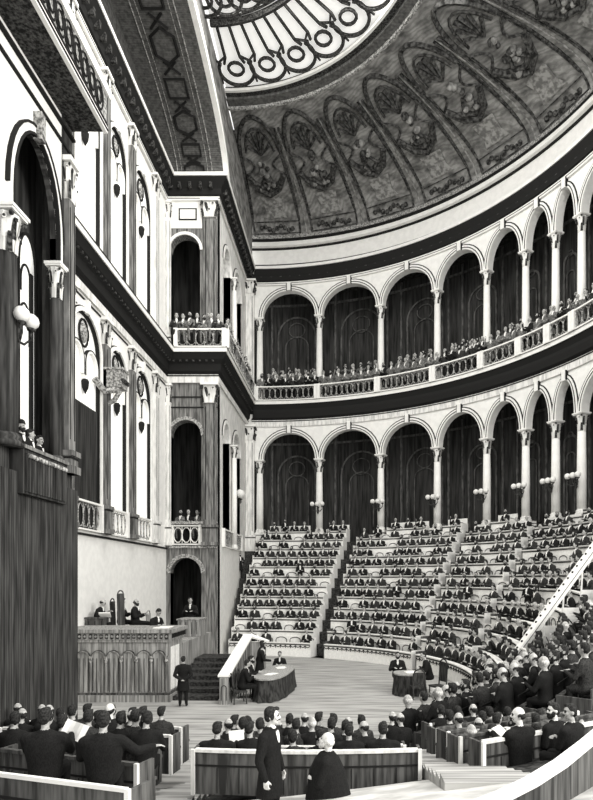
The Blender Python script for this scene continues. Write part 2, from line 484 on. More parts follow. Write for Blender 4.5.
def column(z0, z1, caph, r, pedh, name, label, loc, rz, group, matx=None, ztop=None):
    e = empty(name, (loc[0], loc[1], z0), rz, label, 'column', group)
    H = z1 - z0
    if pedh > 0:
        m_ = MB(); q = r * 1.5
        m_.box(-q * 1.12, q * 1.12, -q * 1.12, q * 1.12, 0, 0.18); m_.box(-q, q, -q, q, 0.18, pedh - 0.14); m_.box(-q * 1.15, q * 1.15, -q * 1.15, q * 1.15, pedh - 0.14, pedh)
        m_.box(-q * 1.02, q * 1.02, -q * 1.02, q * 1.02, pedh - 0.2, pedh - 0.15, 1)
        part(m_, 'pedestal', [matx or M_WHITE, M_INK], e)
    m_ = MB(); m_.lathe([(r * 1.4, pedh), (r * 1.42, pedh + 0.08), (r * 1.2, pedh + 0.13), (r * 1.3, pedh + 0.2), (r * 1.05, pedh + 0.28)], seg=12)
    part(m_, 'column_base', matx or M_STONE, e, True)
    m_ = MB(); m_.lathe([(r, pedh + 0.26), (r * 1.02, pedh + H * 0.35), (r * 0.88, H - caph + 0.02)], seg=14)
    part(m_, 'shaft', matx or M_WHITE, e, True)
    cp = part(capital_mb(r * 0.9, caph, H - caph), 'capital', CAPM, e)
    m_ = MB(); q = r * 1.42; m_.box(-q, q, -q, q, H - .07, H); part(m_, 'abacus', M_WHITE, cp)
    return e
ring_z = lambda t: -t
lowcol = upcol = None
side_word = lambda i: ORD[i]
for i, t in enumerate(CTH):
    p = ring(t, R_COL - 0.02)
    if p.x / p.y * 600 + 350 > 640: continue
    lab = '%s white column with leafy capital in the lower arcade, counted from the pier' % ORD[i]
    if lowcol is None: lowcol = column(7.27, 13.5, 1.0, 0.25, 0.75, 'arcade_column', lab, p, -t, 'lower arcade columns')
    else: copy_tree(lowcol, (p.x, p.y, 7.27), -t, lab)
    lab = '%s white column in the upper gallery arcade, counted from the pier' % ORD[i]
    if upcol is None: upcol = column(17.8, 24.15, 0.95, 0.23, 0, 'gallery_column', lab, p, -t, 'upper arcade columns')
    else: copy_tree(upcol, (p.x, p.y, 17.8), -t, lab)
# corner pilasters between pier and ring
def pilaster(name, loc, rz, z0, z1, w, caph, ped, label, group, shaft=M_STONE, d=0.25):
    e = empty(name, (loc[0], loc[1], z0), rz, label, 'pilaster', group); H = z1 - z0
    if ped:
        m_ = MB(); m_.box(-w * .62, w * .62, -d - .06, 0, 0, ped); m_.box(-w * .68, w * .68, -d - .12, 0, ped - .14, ped); m_.box(-w * .68, w * .68, -d - .12, 0, 0, .2); m_.box(-w * .63, w * .63, -d - .07, 0, ped - .22, ped - .16, 1)
        part(m_, 'pedestal', [shaft, M_INK], e)
    m_ = MB(); m_.box(-w / 2, w / 2, -d, 0, ped, H - caph)
    m_.box(-w * .36, -w * .31, -d - .015, 0, ped + .3, H - caph - .2, 1); m_.box(w * .31, w * .36, -d - .015, 0, ped + .3, H - caph - .2, 1)
    part(m_, 'shaft', [shaft, M_INK], e)
    m_ = capital_mb(w * 0.5, caph, H - caph, square=True)
    for i, v in enumerate(m_.v): m_.v[i] = (v[0], v[1] * 0.6 - d * 0.5, v[2])
    part(m_, 'capital', CAPM, e)
    return e
pilaster('corner_pilaster', (-7.45, 44.4), 0, 6.2, 15.9, 0.75, 1.1, 1.6, 'pale pilaster at the corner where lower arcade meets the pier', 'corner pilasters')
pilaster('corner_pilaster', (-7.45, 44.4), 0, 17.8, 26.6, 0.75, 1.0, 0, 'pale pilaster at the corner where the upper arcade meets the pier', 'corner pilasters')

# ---------------------------------------------------------------- far pier
mpF = plane_y(YP0); mpS = plane_x(XP)
f_ = MB()
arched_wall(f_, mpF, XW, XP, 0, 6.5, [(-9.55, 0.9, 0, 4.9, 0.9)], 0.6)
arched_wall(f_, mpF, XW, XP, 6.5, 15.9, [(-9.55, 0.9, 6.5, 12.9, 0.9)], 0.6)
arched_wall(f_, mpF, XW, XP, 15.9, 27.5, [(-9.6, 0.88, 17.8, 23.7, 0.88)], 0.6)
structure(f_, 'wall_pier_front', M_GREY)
m_ = MB(); arch_band(m_, mpF, -9.55, 0.9, 4.9, 0.9, 0.22, 0.07); arch_band(m_, mpF, -9.55, 0.9, 12.9, 0.9, 0.2, 0.07); arch_band(m_, mpF, -9.6, 0.88, 23.7, 0.88, 0.16, 0.07, mi=1)
for z in (14.5, 15.1): m_.mbox(mpF, XW, XP, z, z + 0.07, -0.05, 0, 2)
m_.mbox(mpF, XW, XP, 6.35, 6.5, -0.1, 0); m_.mbox(mpF, XW, XP, 7.75, 7.9, -0.08, 0)
m_.mbox(mpF, XW + .3, XP - .9, 24.95, 26.5, -0.03, 0.01, 1); m_.mbox(mpF, XW + .75, XP - 1.2, 25.4, 26.1, -0.05, 0.01, 2); m_.mbox(mpF, XW + .83, XP - 1.28, 25.48, 26.02, -0.07, 0.01, 1)
trim(m_, [M_MID, M_WHITE, M_INK])
s_ = MB(); Ye = 44.6
arched_wall(s_, mpS, YP0 + .03, Ye, 0, 6.5, [], 0.5)
structure(s_, 'wall_pier_side', M_WHITE)
s_ = MB()
arched_wall(s_, mpS, YP0 + .03, Ye, 6.5, 15.9, [(37.3, 1.0, 6.5, 13.2, 1.0), (40.6, 1.35, 6.5, 13.0, 1.3)], 0.5)
arched_wall(s_, mpS, YP0 + .03, Ye, 15.9, 27.5, [(37.6, 1.1, 17.8, 24.0, 1.1), (41.0, 1.35, 17.8, 24.0, 1.3)], 0.5)
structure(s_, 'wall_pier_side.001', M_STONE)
m_ = MB()
for (c, w, zs) in ((37.3, 1.0, 13.2), (40.6, 1.35, 13.0), (37.6, 1.1, 24), (41.0, 1.35, 24)):
    arch_band(m_, mpS, c, w, zs, w, 0.2, 0.08); arch_band(m_, mpS, c, w, zs, w, 0.06, 0.05, off=0.2, mi=1)
trim(m_, [M_WHITE, M_INK])
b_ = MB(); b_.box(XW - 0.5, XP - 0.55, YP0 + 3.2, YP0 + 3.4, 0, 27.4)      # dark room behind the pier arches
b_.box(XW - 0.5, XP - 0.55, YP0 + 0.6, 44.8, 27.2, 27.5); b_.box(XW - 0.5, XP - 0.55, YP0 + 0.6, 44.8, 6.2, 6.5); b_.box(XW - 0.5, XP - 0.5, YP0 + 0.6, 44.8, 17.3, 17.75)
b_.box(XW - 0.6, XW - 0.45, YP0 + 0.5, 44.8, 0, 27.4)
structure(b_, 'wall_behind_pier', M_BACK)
PG = 'pilasters of the piers'
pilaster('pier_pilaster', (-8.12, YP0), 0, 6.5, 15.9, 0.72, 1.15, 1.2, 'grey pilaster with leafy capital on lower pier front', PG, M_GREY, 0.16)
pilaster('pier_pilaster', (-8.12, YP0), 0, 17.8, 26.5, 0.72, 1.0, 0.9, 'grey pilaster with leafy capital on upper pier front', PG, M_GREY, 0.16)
pilaster('pier_pilaster', (-10.55, YP0), 0, 6.5, 15.9, 0.3, 1.1, 1.2, 'narrow pilaster in the lower inner corner of the pier', PG, M_STONE, 0.16)
pilaster('pier_pilaster', (-10.55, YP0), 0, 17.8, 26.5, 0.3, 1.0, 0.9, 'narrow pilaster in the upper inner corner of the pier', PG, M_STONE, 0.16)
for z, lab in ((7.5, 'slim column between the two lower side arches of pier'), (17.8, 'slim column between the two upper side arches of pier')):
    column(z - (0 if z > 10 else 1.0), 24.0 if z > 10 else 13.2, 0.8, 0.16, 0, 'side_arch_column', lab, (XP + 0.22, 38.85), 0, 'slim columns of pier side')

# ---------------------------------------------------------------- recess behind the podium
mpW = plane_x(XW)
BAYS = [(17.6, 1.15), (20.9, 1.2), (24.2, 1.35), (27.5, 1.05), (30.75, 1.25)]
w_ = MB(); w_.mbox(mpW, 12, YP0, 0, 6.5, 0, 0.5); structure(w_, 'wall_left', M_WHITE)
w_ = MB()
arched_wall(w_, mpW, 12, YP0, 6.5, 16.9, [(c, w, 6.5, 13.9, w) for c, w in BAYS], 0.5)
arched_wall(w_, mpW, 12, YP0, 16.9, 27.5, [(c, w, 18.0, 23.9, w * 1.1) for c, w in BAYS], 0.5)
structure(w_, 'wall_left.001', M_WHITE)
m_ = MB(); m_.mbox(mpW, 12, YP0, 16.35, 16.42, -0.12, 0); m_.mbox(mpW, 12, YP0, 15.75, 15.82, -0.04, 0); m_.mbox(mpW, 12, YP0, 6.3, 6.38, -0.1, 0); trim(m_, M_INK)
wn = 0
WG = {0: 'daylit tracery windows of lower left wall', 1: 'daylit tracery windows of upper left wall'}
def tracery_window(c, w, zb, zs, ri, darkpane):
    global wn; wn += 1
    e = empty('window_%d' % wn, (XW, c, zb), 0); e['kind'] = 'structure'
    o0 = lambda s, z, d: Vector((-d, s - c, z - zb))
    m_ = MB(); N = 14
    ss = [c - w * math.cos(PI * i / N) for i in range(N + 1)]; zz = [zs + ri * math.sin(PI * i / N) for i in range(N + 1)]
    m_.add([o0(c - w, zb, .12)] + [o0(a, b, .12) for a, b in zip(ss, zz)] + [o0(c + w, zb, .12)], [tuple(range(N + 3))])
    part(m_, 'pane', M_WIN, e)
    if darkpane: m_ = MB(); m_.mbox(o0, c - w, c + w, zb, zb + 5.1, 0.04, 0.1); part(m_, 'dark_interior_sheet', M_BACK, e)  # sheet coloured dark to stand for the unlit interior behind the balustrade
    m_ = MB(); h = w * 0.46
    for i_, cc in enumerate((c - w * 0.5, c + w * 0.5)):
        arch_band(m_, o0, cc, h * 0.8, zs - 0.6, h * 0.9, 0.09, 0.02, leg=0.5, back=0.1, mi=0)
        arch_band(m_, o0, cc, h * 0.8, zs - 0.6, h * 0.9, 0.05, 0.03, leg=0.5, back=0.1, off=0.09, mi=1)
    m_.mbox(o0, c - 0.07, c + 0.07, zs - 1.3, zs - 0.3, 0.0, 0.1); m_.lathe([(0.01, -0.5), (0.13, -0.25), (0.16, 0), (0.1, 0.1)], o0(c, zs - 1.4, -0.02), 8, 1)
    m_.tube([o0(c + 0.3 * w * math.cos(a), zs + ri * 0.42 + 0.4 * w * math.sin(a), 0.04) for a in np.arange(0, 2 * PI, 0.4)], 0.05, 5, closed=True, mi=1)
    m_.ball(o0(c, zs + ri * 0.42, 0.06), 0.2 * w, 8, 2, (0.5, 1, 1.5))
    part(m_, 'tracery', [M_WHITE, M_INK, M_MID], e)
    m_ = MB(); arch_band(m_, o0, c, w, zs, ri, 0.16, 0.12, leg=zs - zb, mi=0); arch_band(m_, o0, c, w, zs, ri, 0.05, 0.07, leg=zs - zb, off=0.16, mi=1); arch_band(m_, o0, c, w - .06, zs, ri - .06, 0.06, 0.05, leg=zs - zb, mi=1, back=.1)
    m_.mbox(o0, c - 0.12, c + 0.12, zs + ri - 0.05, zs + ri + 0.5, -0.2, 0.0, 0)
    part(m_, 'arch_frame', [M_WHITE, M_INK], e)
    return e
for i, (c, w) in enumerate(BAYS[1:]):
    tracery_window(c, w, 6.5, 13.9, w, i == 1)
    tracery_window(c, w, 18.0, 23.9, w * 1.1, False)
PGW = 'pilasters between windows of left wall'
PY = [(22.6, 'fourth'), (26.05, 'third'), (29.2, 'second'), (32.7, 'nearest the pier,')]
for i, (y, nm) in enumerate(PY):
    for z0, z1, st in ((6.5, 15.8, 'lower'), (17.8, 26.5, 'upper')):
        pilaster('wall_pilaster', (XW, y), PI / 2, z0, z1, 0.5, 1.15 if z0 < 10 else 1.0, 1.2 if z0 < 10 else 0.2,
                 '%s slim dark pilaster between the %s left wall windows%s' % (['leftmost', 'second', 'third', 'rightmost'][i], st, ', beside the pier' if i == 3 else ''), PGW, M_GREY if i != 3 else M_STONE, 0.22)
# corbel consoles carrying a bracket light on the left wall
# ---------------------------------------------------------------- balustrades
def balustrade(mp, s0, s1, z0, z1, label, group, d=0.0, n=1, cell=0.42, rail=M_WHITE, lat=M_MID, ends=True):
    c = mp((s0 + s1) / 2, z0, d); e = empty('balustrade', c, 0, label, 'balustrade', group)
    loc = lambda s, z, dd: mp(s, z, dd + d) - c
    m_ = MB(); m_.mbox(loc, s0, s1, z1 - 0.08, z1, -0.1, 0.1, 0, n); part(m_, 'handrail', rail, e)
    m_ = MB(); m_.mbox(loc, s0, s1, z0, z0 + 0.07, -0.08, 0.08, 0, n); part(m_, 'bottom_rail', rail, e)
    if ends:
        for k, s in enumerate((s0, s1)):
            m_ = MB(); m_.mbox(loc, s - 0.11, s + 0.11, z0, z1 + 0.02, -0.13, 0.13); part(m_, 'post', rail, e)
    m_ = MB(); L = s1 - s0 - 0.24; k = max(1, int(L / cell)); cw = L / k; zc = (z0 + z1) / 2; hh = (z1 - z0) / 2 - 0.13
    for i in range(k):
        sc = s0 + 0.12 + cw * (i + .5)
        m_.tube([loc(sc + cw * 0.52 * math.cos(a), zc + hh * math.sin(a), 0) for a in np.arange(0, 2 * PI, PI / 5)], 0.032, 4, closed=True)
        m_.tube([loc(sc - cw * 0.5, z0 + .1, 0), loc(sc - cw * .5, z1 - .1, 0)], 0.022, 4)
    part(m_, 'lattice', lat, e)
    return e
mB = ring_map(R_BAL)
tcs = [math.asin((XP - CX + 0.66) / R_BAL)] + [t for t in CTH[1:]]
for i in range(len(tcs) - 1):
    if ring(tcs[i], R_BAL).x / ring(tcs[i], R_BAL).y * 600 + 350 > 600: break
    balustrade(mB, S(tcs[i]) + .12, S(tcs[i + 1]) - .12, Z_BALC, Z_RAIL, 'curved balcony balustrade below the %s arch of the upper arcade' % ORD[i], 'upper gallery balustrades', n=8)
balustrade(plane_x(XP + 0.65), YP0 - .5, 44.2 - .1, Z_BALC, Z_RAIL, 'straight upper balustrade along the side of the pier', 'upper gallery balustrades')
balustrade(plane_y(YP0 - 0.6), XW + .75, XP + .5, Z_BALC, Z_RAIL, 'short upper balustrade across the front of the pier', 'upper gallery balustrades')
balustrade(plane_y(YP0 + 0.1), -10.4, -8.7, 6.55, 7.7, 'lattice balustrade in the lower pier arch above the doorway', 'lower balustrades', lat=M_WHITE)
balustrade(plane_x(XP + .05), YP0 + 1.3, 42.1, Z_LOGE, Z_LOGE_RAIL, 'lower lattice balustrade on the side of the pier', 'lower balustrades')
for i, (c, w) in enumerate(BAYS[1:]):
    balustrade(mpW, c - w, c + w, Z_LOGE, Z_LOGE_RAIL + .1, 'wall balustrade in front of the %s lower left wall window' % ['hidden', 'dark', 'middle bright', 'right'][i], 'lower balustrades', d=-0.05)

# ---------------------------------------------------------------- dome, skylight, arch over the recess
R_RIM, ZD0, ZD1 = 11.4, 30.4, 32.7
def dome(th, t, off=0.0):
    a = t * PI / 2
    return ring(th, R_RIM + (R_COL - R_RIM) * math.cos(a) - off * math.cos(a), ZD0 + (ZD1 - ZD0) * math.sin(a) - off * math.sin(a))
mb = MB(); nt_, nr = 60, 14
for i in range(nt_):
    a, b = math.radians(-1 + 150 * i / nt_), math.radians(-1 + 150 * (i + 1) / nt_)
    for j in range(nr): mb.quad(dome(a, j / nr), dome(b, j / nr), dome(b, (j + 1) / nr), dome(a, (j + 1) / nr))
structure(mb, 'ceiling', M_DOME, True)
def arc(R, z, a0, a1, n): return [(ring(math.radians(a0 + (a1 - a0) * i / n), R, z), V((0, 0, 0))) for i in range(n + 1)]
def ringband(R0_, R1_, z0, z1, a0, a1, n, m, f=None):
    mb = MB()
    for i in range(n):
        a, b = math.radians(a0 + (a1 - a0) * i / n), math.radians(a0 + (a1 - a0) * (i + 1) / n)
        p = [ring(a, R0_, z0), ring(b, R0_, z0), ring(b, R1_, z0), ring(a, R1_, z0), ring(a, R0_, z1), ring(b, R0_, z1), ring(b, R1_, z1), ring(a, R1_, z1)]
        mb.add(p, [(0, 1, 2, 3), (4, 5, 6, 7), (0, 1, 5, 4), (2, 3, 7, 6)])
    return trim(mb, m)
A1 = 149
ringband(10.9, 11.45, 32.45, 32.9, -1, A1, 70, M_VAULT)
ringband(11.4, 11.55, 32.3, 32.5, -1, A1, 70, M_MID)
ringband(10.55, 10.9, 32.6, 32.9, -1, A1, 70, M_DARK)
ringband(10.40, 10.55, 32.55, 32.7, -1, A1, 70, M_WHITE)
# ribs and scalloped niches of the dome
ribs = [math.radians(-1.7 + 11.9 * k) for k in range(0, 13)]
for k, t in enumerate(ribs):
    m_ = MB()
    for side in (-0.6, 0.6):
        m_.tube([dome(t + math.radians(side) * (1 + 1.2 * (1 - j / 12)), j / 12 * 0.86, 0.04) for j in range(13)], 0.07, 5)
    m_.tube([dome(t, j / 12 * 0.86, 0.03) for j in range(13)], 0.05, 5, mi=1)
    trim(m_, [M_DOMED, M_DOMEL])
for k in range(len(ribs) - 1):
    a, b = ribs[k], ribs[k + 1]; c = (a + b) / 2; h = (b - a) / 2 * 0.82
    m_ = MB()
    m_.tube([dome(c - h * math.cos(q), 0.74 + 0.19 * math.sin(q), 0.05) for q in np.linspace(0, PI, 12)], 0.14, 5)
    m_.tube([dome(c - h * .7 * math.cos(q), 0.74 + 0.13 * math.sin(q), 0.05) for q in np.linspace(0, PI, 10)], 0.08, 5)
    for q in np.linspace(0.35, PI - 0.35, 6):
        m_.tube([dome(c, 0.72, 0.05), dome(c - h * .62 * math.cos(q), 0.74 + 0.11 * math.sin(q), 0.06)], 0.06, 4, r1=0.13)
    for sd in (-1, 1):
        m_.tube([dome(c + sd * h * (1 - 0.55 * abs(math.sin(3 * u))), 0.72 - 0.12 * u, 0.05) for u in np.linspace(0, 1, 8)], 0.08, 4)
    for sd in (-0.95, 0.95): m_.tube([dome(c + sd * h, u, 0.03) for u in np.linspace(0.24, 0.74, 9)], 0.05, 4)
    # base panel
    for t0_, t1_ in ((0.03, 0.2),):
        q = [dome(c - h, t0_, .05), dome(c + h, t0_, .05), dome(c + h, t1_, .05), dome(c - h, t1_, .05)]
        m_.tube(q, 0.045, 4, closed=True)
        for u in np.linspace(-0.65, 0.65, 9): m_.ball(dome(c + h * u, 0.12 + 0.03 * math.sin(9 * u), .04), 0.17, 6)
    trim(m_, M_DOMED)
    # trophy of flowers on a pedestal in the niche
    if k < 9:
        e = empty('flower_trophy', dome(c, 0.25, .05), 0, '%s painted flower basket relief in the dome niches, counted from the arch' % ORD[k], 'relief', 'dome niche reliefs')
        L = e.location
        D = lambda u, t: dome(c + h * u, t, 0.1) - L
        m_ = MB(); q0 = [D(-.5, .25), D(.5, .25), D(.36, .33), D(.46, .44), D(-.46, .44), D(-.36, .33)]
        back = [p + V((math.sin(c), math.cos(c), 0)) * 0.12 for p in q0]
        m_.add(q0 + back, [tuple(range(6))] + [(i, (i + 1) % 6, 6 + (i + 1) % 6, 6 + i) for i in range(6)])
        part(m_, 'pedestal', M_DOMEL, e)
        m_ = MB(); m_.tube([D(-.85, .6), D(-.45, .5), D(0, .46), D(.45, .5), D(.85, .6)], 0.2, 6); m_.tube([D(-.7, .56), D(0, .5), D(.7, .56)], 0.14, 6)
        part(m_, 'basket', M_DOMED, e)
        m_ = MB()
        for j in range(16):
            u, t = random.uniform(-.45, .45), random.uniform(.5, .7)
            m_.ball(D(u * (1 - (t - .5) * 3.5), t), random.uniform(.12, .26), 6, j % 2)
        m_.tube([D(-.4, .52), D(0, .6), D(.4, .52)], .12, 5); part(m_, 'flowers', [M_DOMED, M_DOME], e)
# skylight
mb = MB()
for i in range(50):
    a, b = math.radians(-1 + 150 * i / 50), math.radians(-1 + 150 * (i + 1) / 50)
    mb.quad(ring(a, 0.05, 33.0), ring(b, 0.05, 33.0), ring(b, 10.9, 33.0), ring(a, 10.9, 33.0))
sk = empty('window_skylight', (0, 0, 0)); sk['kind'] = 'structure'
part(mb, 'glass', M_GLASS, sk)
m_ = MB(); zs_ = 32.8
def hoop(R, a0, a1, r, n=24, mi=0): m_.tube([ring(math.radians(a0 + (a1 - a0) * i / n), R, zs_) for i in range(n + 1)], r, 5, mi)
hoop(6.5, -1, A1, 0.17, 50); hoop(6.2, -1, A1, 0.06, 50)
for k in range(-1, 14):
    a = 4.3 + 11 * k; A = math.radians(a)
    if a > 140: break
    c = ring(A, 9.25, zs_); tv = V((math.cos(A), -math.sin(A), 0)); rv = V((math.sin(A), math.cos(A), 0))
    if a > 0:
        m_.tube([c + (tv * math.cos(q) + rv * math.sin(q)) * 0.42 for q in np.arange(0, 2 * PI, PI / 6)], 0.09, 5, closed=True)
        m_.tube([c + tv * (0.95 * math.sin(q)) + rv * (0.15 - 0.95 * math.cos(q)) * -1 * -1 for q in np.linspace(-2.2 + PI, 2.2 + PI, 18)], 0.1, 5)
    for d_ in (-2.7, 2.7):
        B = math.radians(a + d_)
        if B > 0: m_.tube([ring(B, 6.4, zs_), ring(B, 8.5, zs_), ring(B + math.radians(d_ * .35), 8.9, zs_)], 0.085, 5)
    B = math.radians(a + 5.5)
    m_.tube([ring(B - .05, 8.45, zs_), ring(B, 8.8, zs_), ring(B + .05, 8.45, zs_)], 0.07, 5)
    m_.tube([ring(B, 8.8, zs_), ring(B, 10.2, zs_)], 0.06, 5)
    c = ring(math.radians(a + 5), 5.3, zs_)
    m_.tube([c + (tv * math.cos(q) + rv * math.sin(q)) * 0.4 for q in np.arange(0, 2 * PI, PI / 6)], 0.08, 5, closed=True)
    m_.tube([c + (tv * math.cos(q) + rv * math.sin(q)) * 0.85 for q in np.linspace(-0.3, PI + 0.3, 14)], 0.09, 5)
part(m_, 'window_frame', M_DARK, sk)
# arch vault over the recess (springs from the piers) and its white rim
YA0, YA1 = 13.8, 34.9; yc, ra, rb = (YA0 + YA1) / 2, (YA1 - YA0) / 2, 3.0
def vault(t, x, o=0.0): return V((x, yc + (ra + o) * math.cos(t), 27.8 + (rb + o) * math.sin(t)))
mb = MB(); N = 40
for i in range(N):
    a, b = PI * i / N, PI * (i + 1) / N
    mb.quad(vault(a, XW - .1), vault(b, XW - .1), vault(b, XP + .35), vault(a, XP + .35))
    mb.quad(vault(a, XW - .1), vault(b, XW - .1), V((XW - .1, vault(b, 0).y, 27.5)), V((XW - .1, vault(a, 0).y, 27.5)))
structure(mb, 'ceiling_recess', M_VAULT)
mb = MB()
for i in range(N):
    a, b = PI * i / N, PI * (i + 1) / N
    x0, x1 = XP + .35, XP + .62
    mb.quad(vault(a, x0), vault(b, x0), vault(b, x1, 0), vault(a, x1, 0)); mb.quad(vault(a, x1, 0), vault(b, x1, 0), vault(b, x1, .45), vault(a, x1, .45)); mb.quad(vault(a, x1, .45), vault(b, x1, .45), vault(b, x0, .45), vault(a, x0, .45))
trim(mb, M_WHITE)
m_ = MB()
for xx in (-10.0, -8.0, -9.75, -8.25): m_.tube([vault(PI * i / 60, xx, -.03) for i in range(61)], 0.035 if abs(xx) in (10.0, 8.0) else .02, 4, 0)
cells = 13
for k in range(cells):
    t0_, t1_ = 0.03 + (PI - .06) * k / cells, 0.03 + (PI - .06) * (k + 1) / cells
    L = lambda u, x: vault(t0_ + (t1_ - t0_) * u, -9.0 + x, -.05)
    if k % 2 == 0: pts = [L(0.12, 0), L(.3, .55), L(.7, .55), L(.88, 0), L(.7, -.55), L(.3, -.55)]
    else: pts = [L(.25, .5), L(.75, .5), L(.75, -.5), L(.25, -.5)]
    m_.tube(pts, 0.085, 4, closed=True, mi=1)
    if k: m_.tube([L(-.14, .4), L(.16, -.3)], .07, 4, 1); m_.tube([L(-.14, -.4), L(.16, .3)], .07, 4, 1)
trim(m_, [M_MID, M_INK])
# spandrel between arch and dome
mb = MB(); ys = [yc + (44.8 - yc) * i / 60 for i in range(61)]
def zlow(y):
    if y < YA1 + .45: u = (y - yc) / (ra + .45); return 27.8 + (rb + .45) * math.sqrt(max(0, 1 - u * u))
    return 27.8
def zhigh(y):
    R = y - CY
    if R <= R_RIM: return 33.0
    u = min(1, (R - R_RIM) / (R_COL - R_RIM)); return ZD0 + (ZD1 - ZD0) * math.sqrt(max(0, 1 - u * u))
for a, b in zip(ys, ys[1:]): mb.quad(V((XP + .4, a, zlow(a))), V((XP + .4, b, zlow(b))), V((XP + .4, b, zhigh(b) + .1)), V((XP + .4, a, zhigh(a) + .1)))
structure(mb, 'wall_spandrel', M_DOME)

# ---------------------------------------------------------------- near pier (left edge of the view)
XN, YN1 = -7.5, 16.2
mpN = plane_x(XN); n_ = MB()
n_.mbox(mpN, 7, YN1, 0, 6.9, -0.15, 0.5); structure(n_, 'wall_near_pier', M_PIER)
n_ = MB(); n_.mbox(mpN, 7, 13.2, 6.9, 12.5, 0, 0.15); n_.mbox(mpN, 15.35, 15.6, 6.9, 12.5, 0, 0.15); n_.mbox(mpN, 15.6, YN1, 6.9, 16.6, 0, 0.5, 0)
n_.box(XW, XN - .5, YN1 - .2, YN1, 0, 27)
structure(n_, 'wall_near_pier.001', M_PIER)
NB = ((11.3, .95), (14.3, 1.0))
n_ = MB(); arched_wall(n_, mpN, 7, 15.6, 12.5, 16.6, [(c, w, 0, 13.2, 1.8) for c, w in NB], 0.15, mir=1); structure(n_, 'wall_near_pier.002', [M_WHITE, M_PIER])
m_ = MB()
for c, w in NB:
    arch_band(m_, mpN, c, w, 13.2, 1.8, 0.06, 0.1, leg=.7, mi=1); arch_band(m_, mpN, c, w, 13.2, 1.8, 0.16, 0.07, off=.06, leg=.7); arch_band(m_, mpN, c, w, 13.2, 1.8, 0.05, 0.1, off=.22, mi=1); m_.mbox(mpN, c - .1, c + .1, 14.95, 15.6, -.2, 0, 2)
m_.mbox(mpN, 7, YN1, 15.85, 15.92, -0.06, 0, 1); m_.mbox(mpN, 7, YN1, 16.3, 16.36, -0.1, 0, 1)
trim(m_, [M_WHITE, M_INK, M_MID])
m_ = MB(); m_.box(XN - .5, -6.62, 7, YN1, 16.6, 17.75); structure(m_, 'ceiling_near_beam', M_DARK)
m_ = MB(); m_.box(-6.66, -6.56, 7, YN1 + .04, 16.58, 16.75); m_.box(-6.62, -6.52, 7, YN1 + .04, 17.6, 17.85); m_.box(-6.62, -6.58, 7, YN1 + .02, 16.75, 17.6, 1)
m_.box(-6.58, -6.55, 7, YN1 + .04, 16.8, 16.84, 2); m_.box(-6.56, -6.53, 7, YN1 + .04, 16.64, 16.67, 2)
y = 7.3
while y < YN1 - .2:
    for (r_, hh) in ((.24, .34), (.13, .2)):
        m_.tube([(-6.56, y + r_ * math.cos(q), 17.2 + hh * math.sin(q)) for q in np.arange(0, 2 * PI, PI / 6)], .025, 4, 2, closed=True)
    y += .42
trim(m_, [M_WHITE, M_MID, M_INK])
n_ = MB(); n_.box(XN - .5, XN - .1, 7, 15.7, 17.8, 27.0); structure(n_, 'wall_near_pier.003', M_STONE)
n_ = MB(); n_.box(-8.45, -8.3, 7, 16, 6.5, 16.6); n_.box(-8.45, XN - .2, 7, 16, 6.2, 6.4); n_.box(-8.45, XN - .2, 15.85, 15.95, 6.5, 16.6); structure(n_, 'wall_near_loge_back', M_BACK)
# bright arched window seen through the near opening
e = empty('window_loge', (-8.28, 15.34, 7.2)); e['kind'] = 'structure'
o0 = lambda s, z, d: Vector((-d, s, z))
m_ = MB(); N = 12; w = .38
m_.add([o0(-w, 0, 0)] + [o0(-w * math.cos(PI * i / N), 5.3 + .8 * math.sin(PI * i / N), 0) for i in range(N + 1)] + [o0(w, 0, 0)], [tuple(range(N + 3))]); part(m_, 'pane', M_WIN, e)
m_ = MB(); arch_band(m_, o0, 0, w, 5.3, .8, .06, .06, leg=5.3, back=.0, mi=1); m_.mbox(o0, .12, .26, 0, 5.2, -.05, 0, 1); arch_band(m_, o0, -.1, .2, 3.9, .4, .05, .03, leg=.6, mi=1, back=.0); arch_band(m_, o0, -.05, .2, 4.9, .4, .05, .03, leg=.3, mi=1, back=.0); part(m_, 'window_frame', [M_STONE, M_INK], e)
column(7.4, 12.5, .95, 0.24, 0, 'near_pier_column', 'dark column with pale leafy capital at the loge', (XN + .05, 13.0), 0, None, M_PIER)
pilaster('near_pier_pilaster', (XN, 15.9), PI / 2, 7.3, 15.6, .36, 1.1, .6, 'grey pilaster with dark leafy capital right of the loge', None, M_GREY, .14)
column(7.4, 12.6, .9, 0.15, 0, 'loge_column', 'dark column behind the loge spectators with black capital', (XN - .05, 15.42), 0, None, M_PIER)
e = empty('loge_parapet', (XN, 14.35, 6.42), 0, 'dark draped parapet of the loge with three spectators', 'parapet')
m_ = MB(); m_.box(-.05, .28, -1.1, .95, 0, 1.0)
for i in range(16):
    m_.lathe([(.045, 0), (.05, .8), (.03, .85)], (.30, -1.0 + i * .12, .05), 6)
part(m_, 'panel', M_PIER, e)
m_ = MB(); m_.box(-.1, .34, -1.15, 1.0, 1.0, 1.08); part(m_, 'top_rail', M_GREY, e)
m_ = MB()
for i in range(13): m_.ball((.36, -.95 + i * .14, .84), .05, 6); 
m_.tube([(.36, -1.0, .88), (.36, .78, .88)], .02, 5); part(m_, 'fringe', M_MID, e)

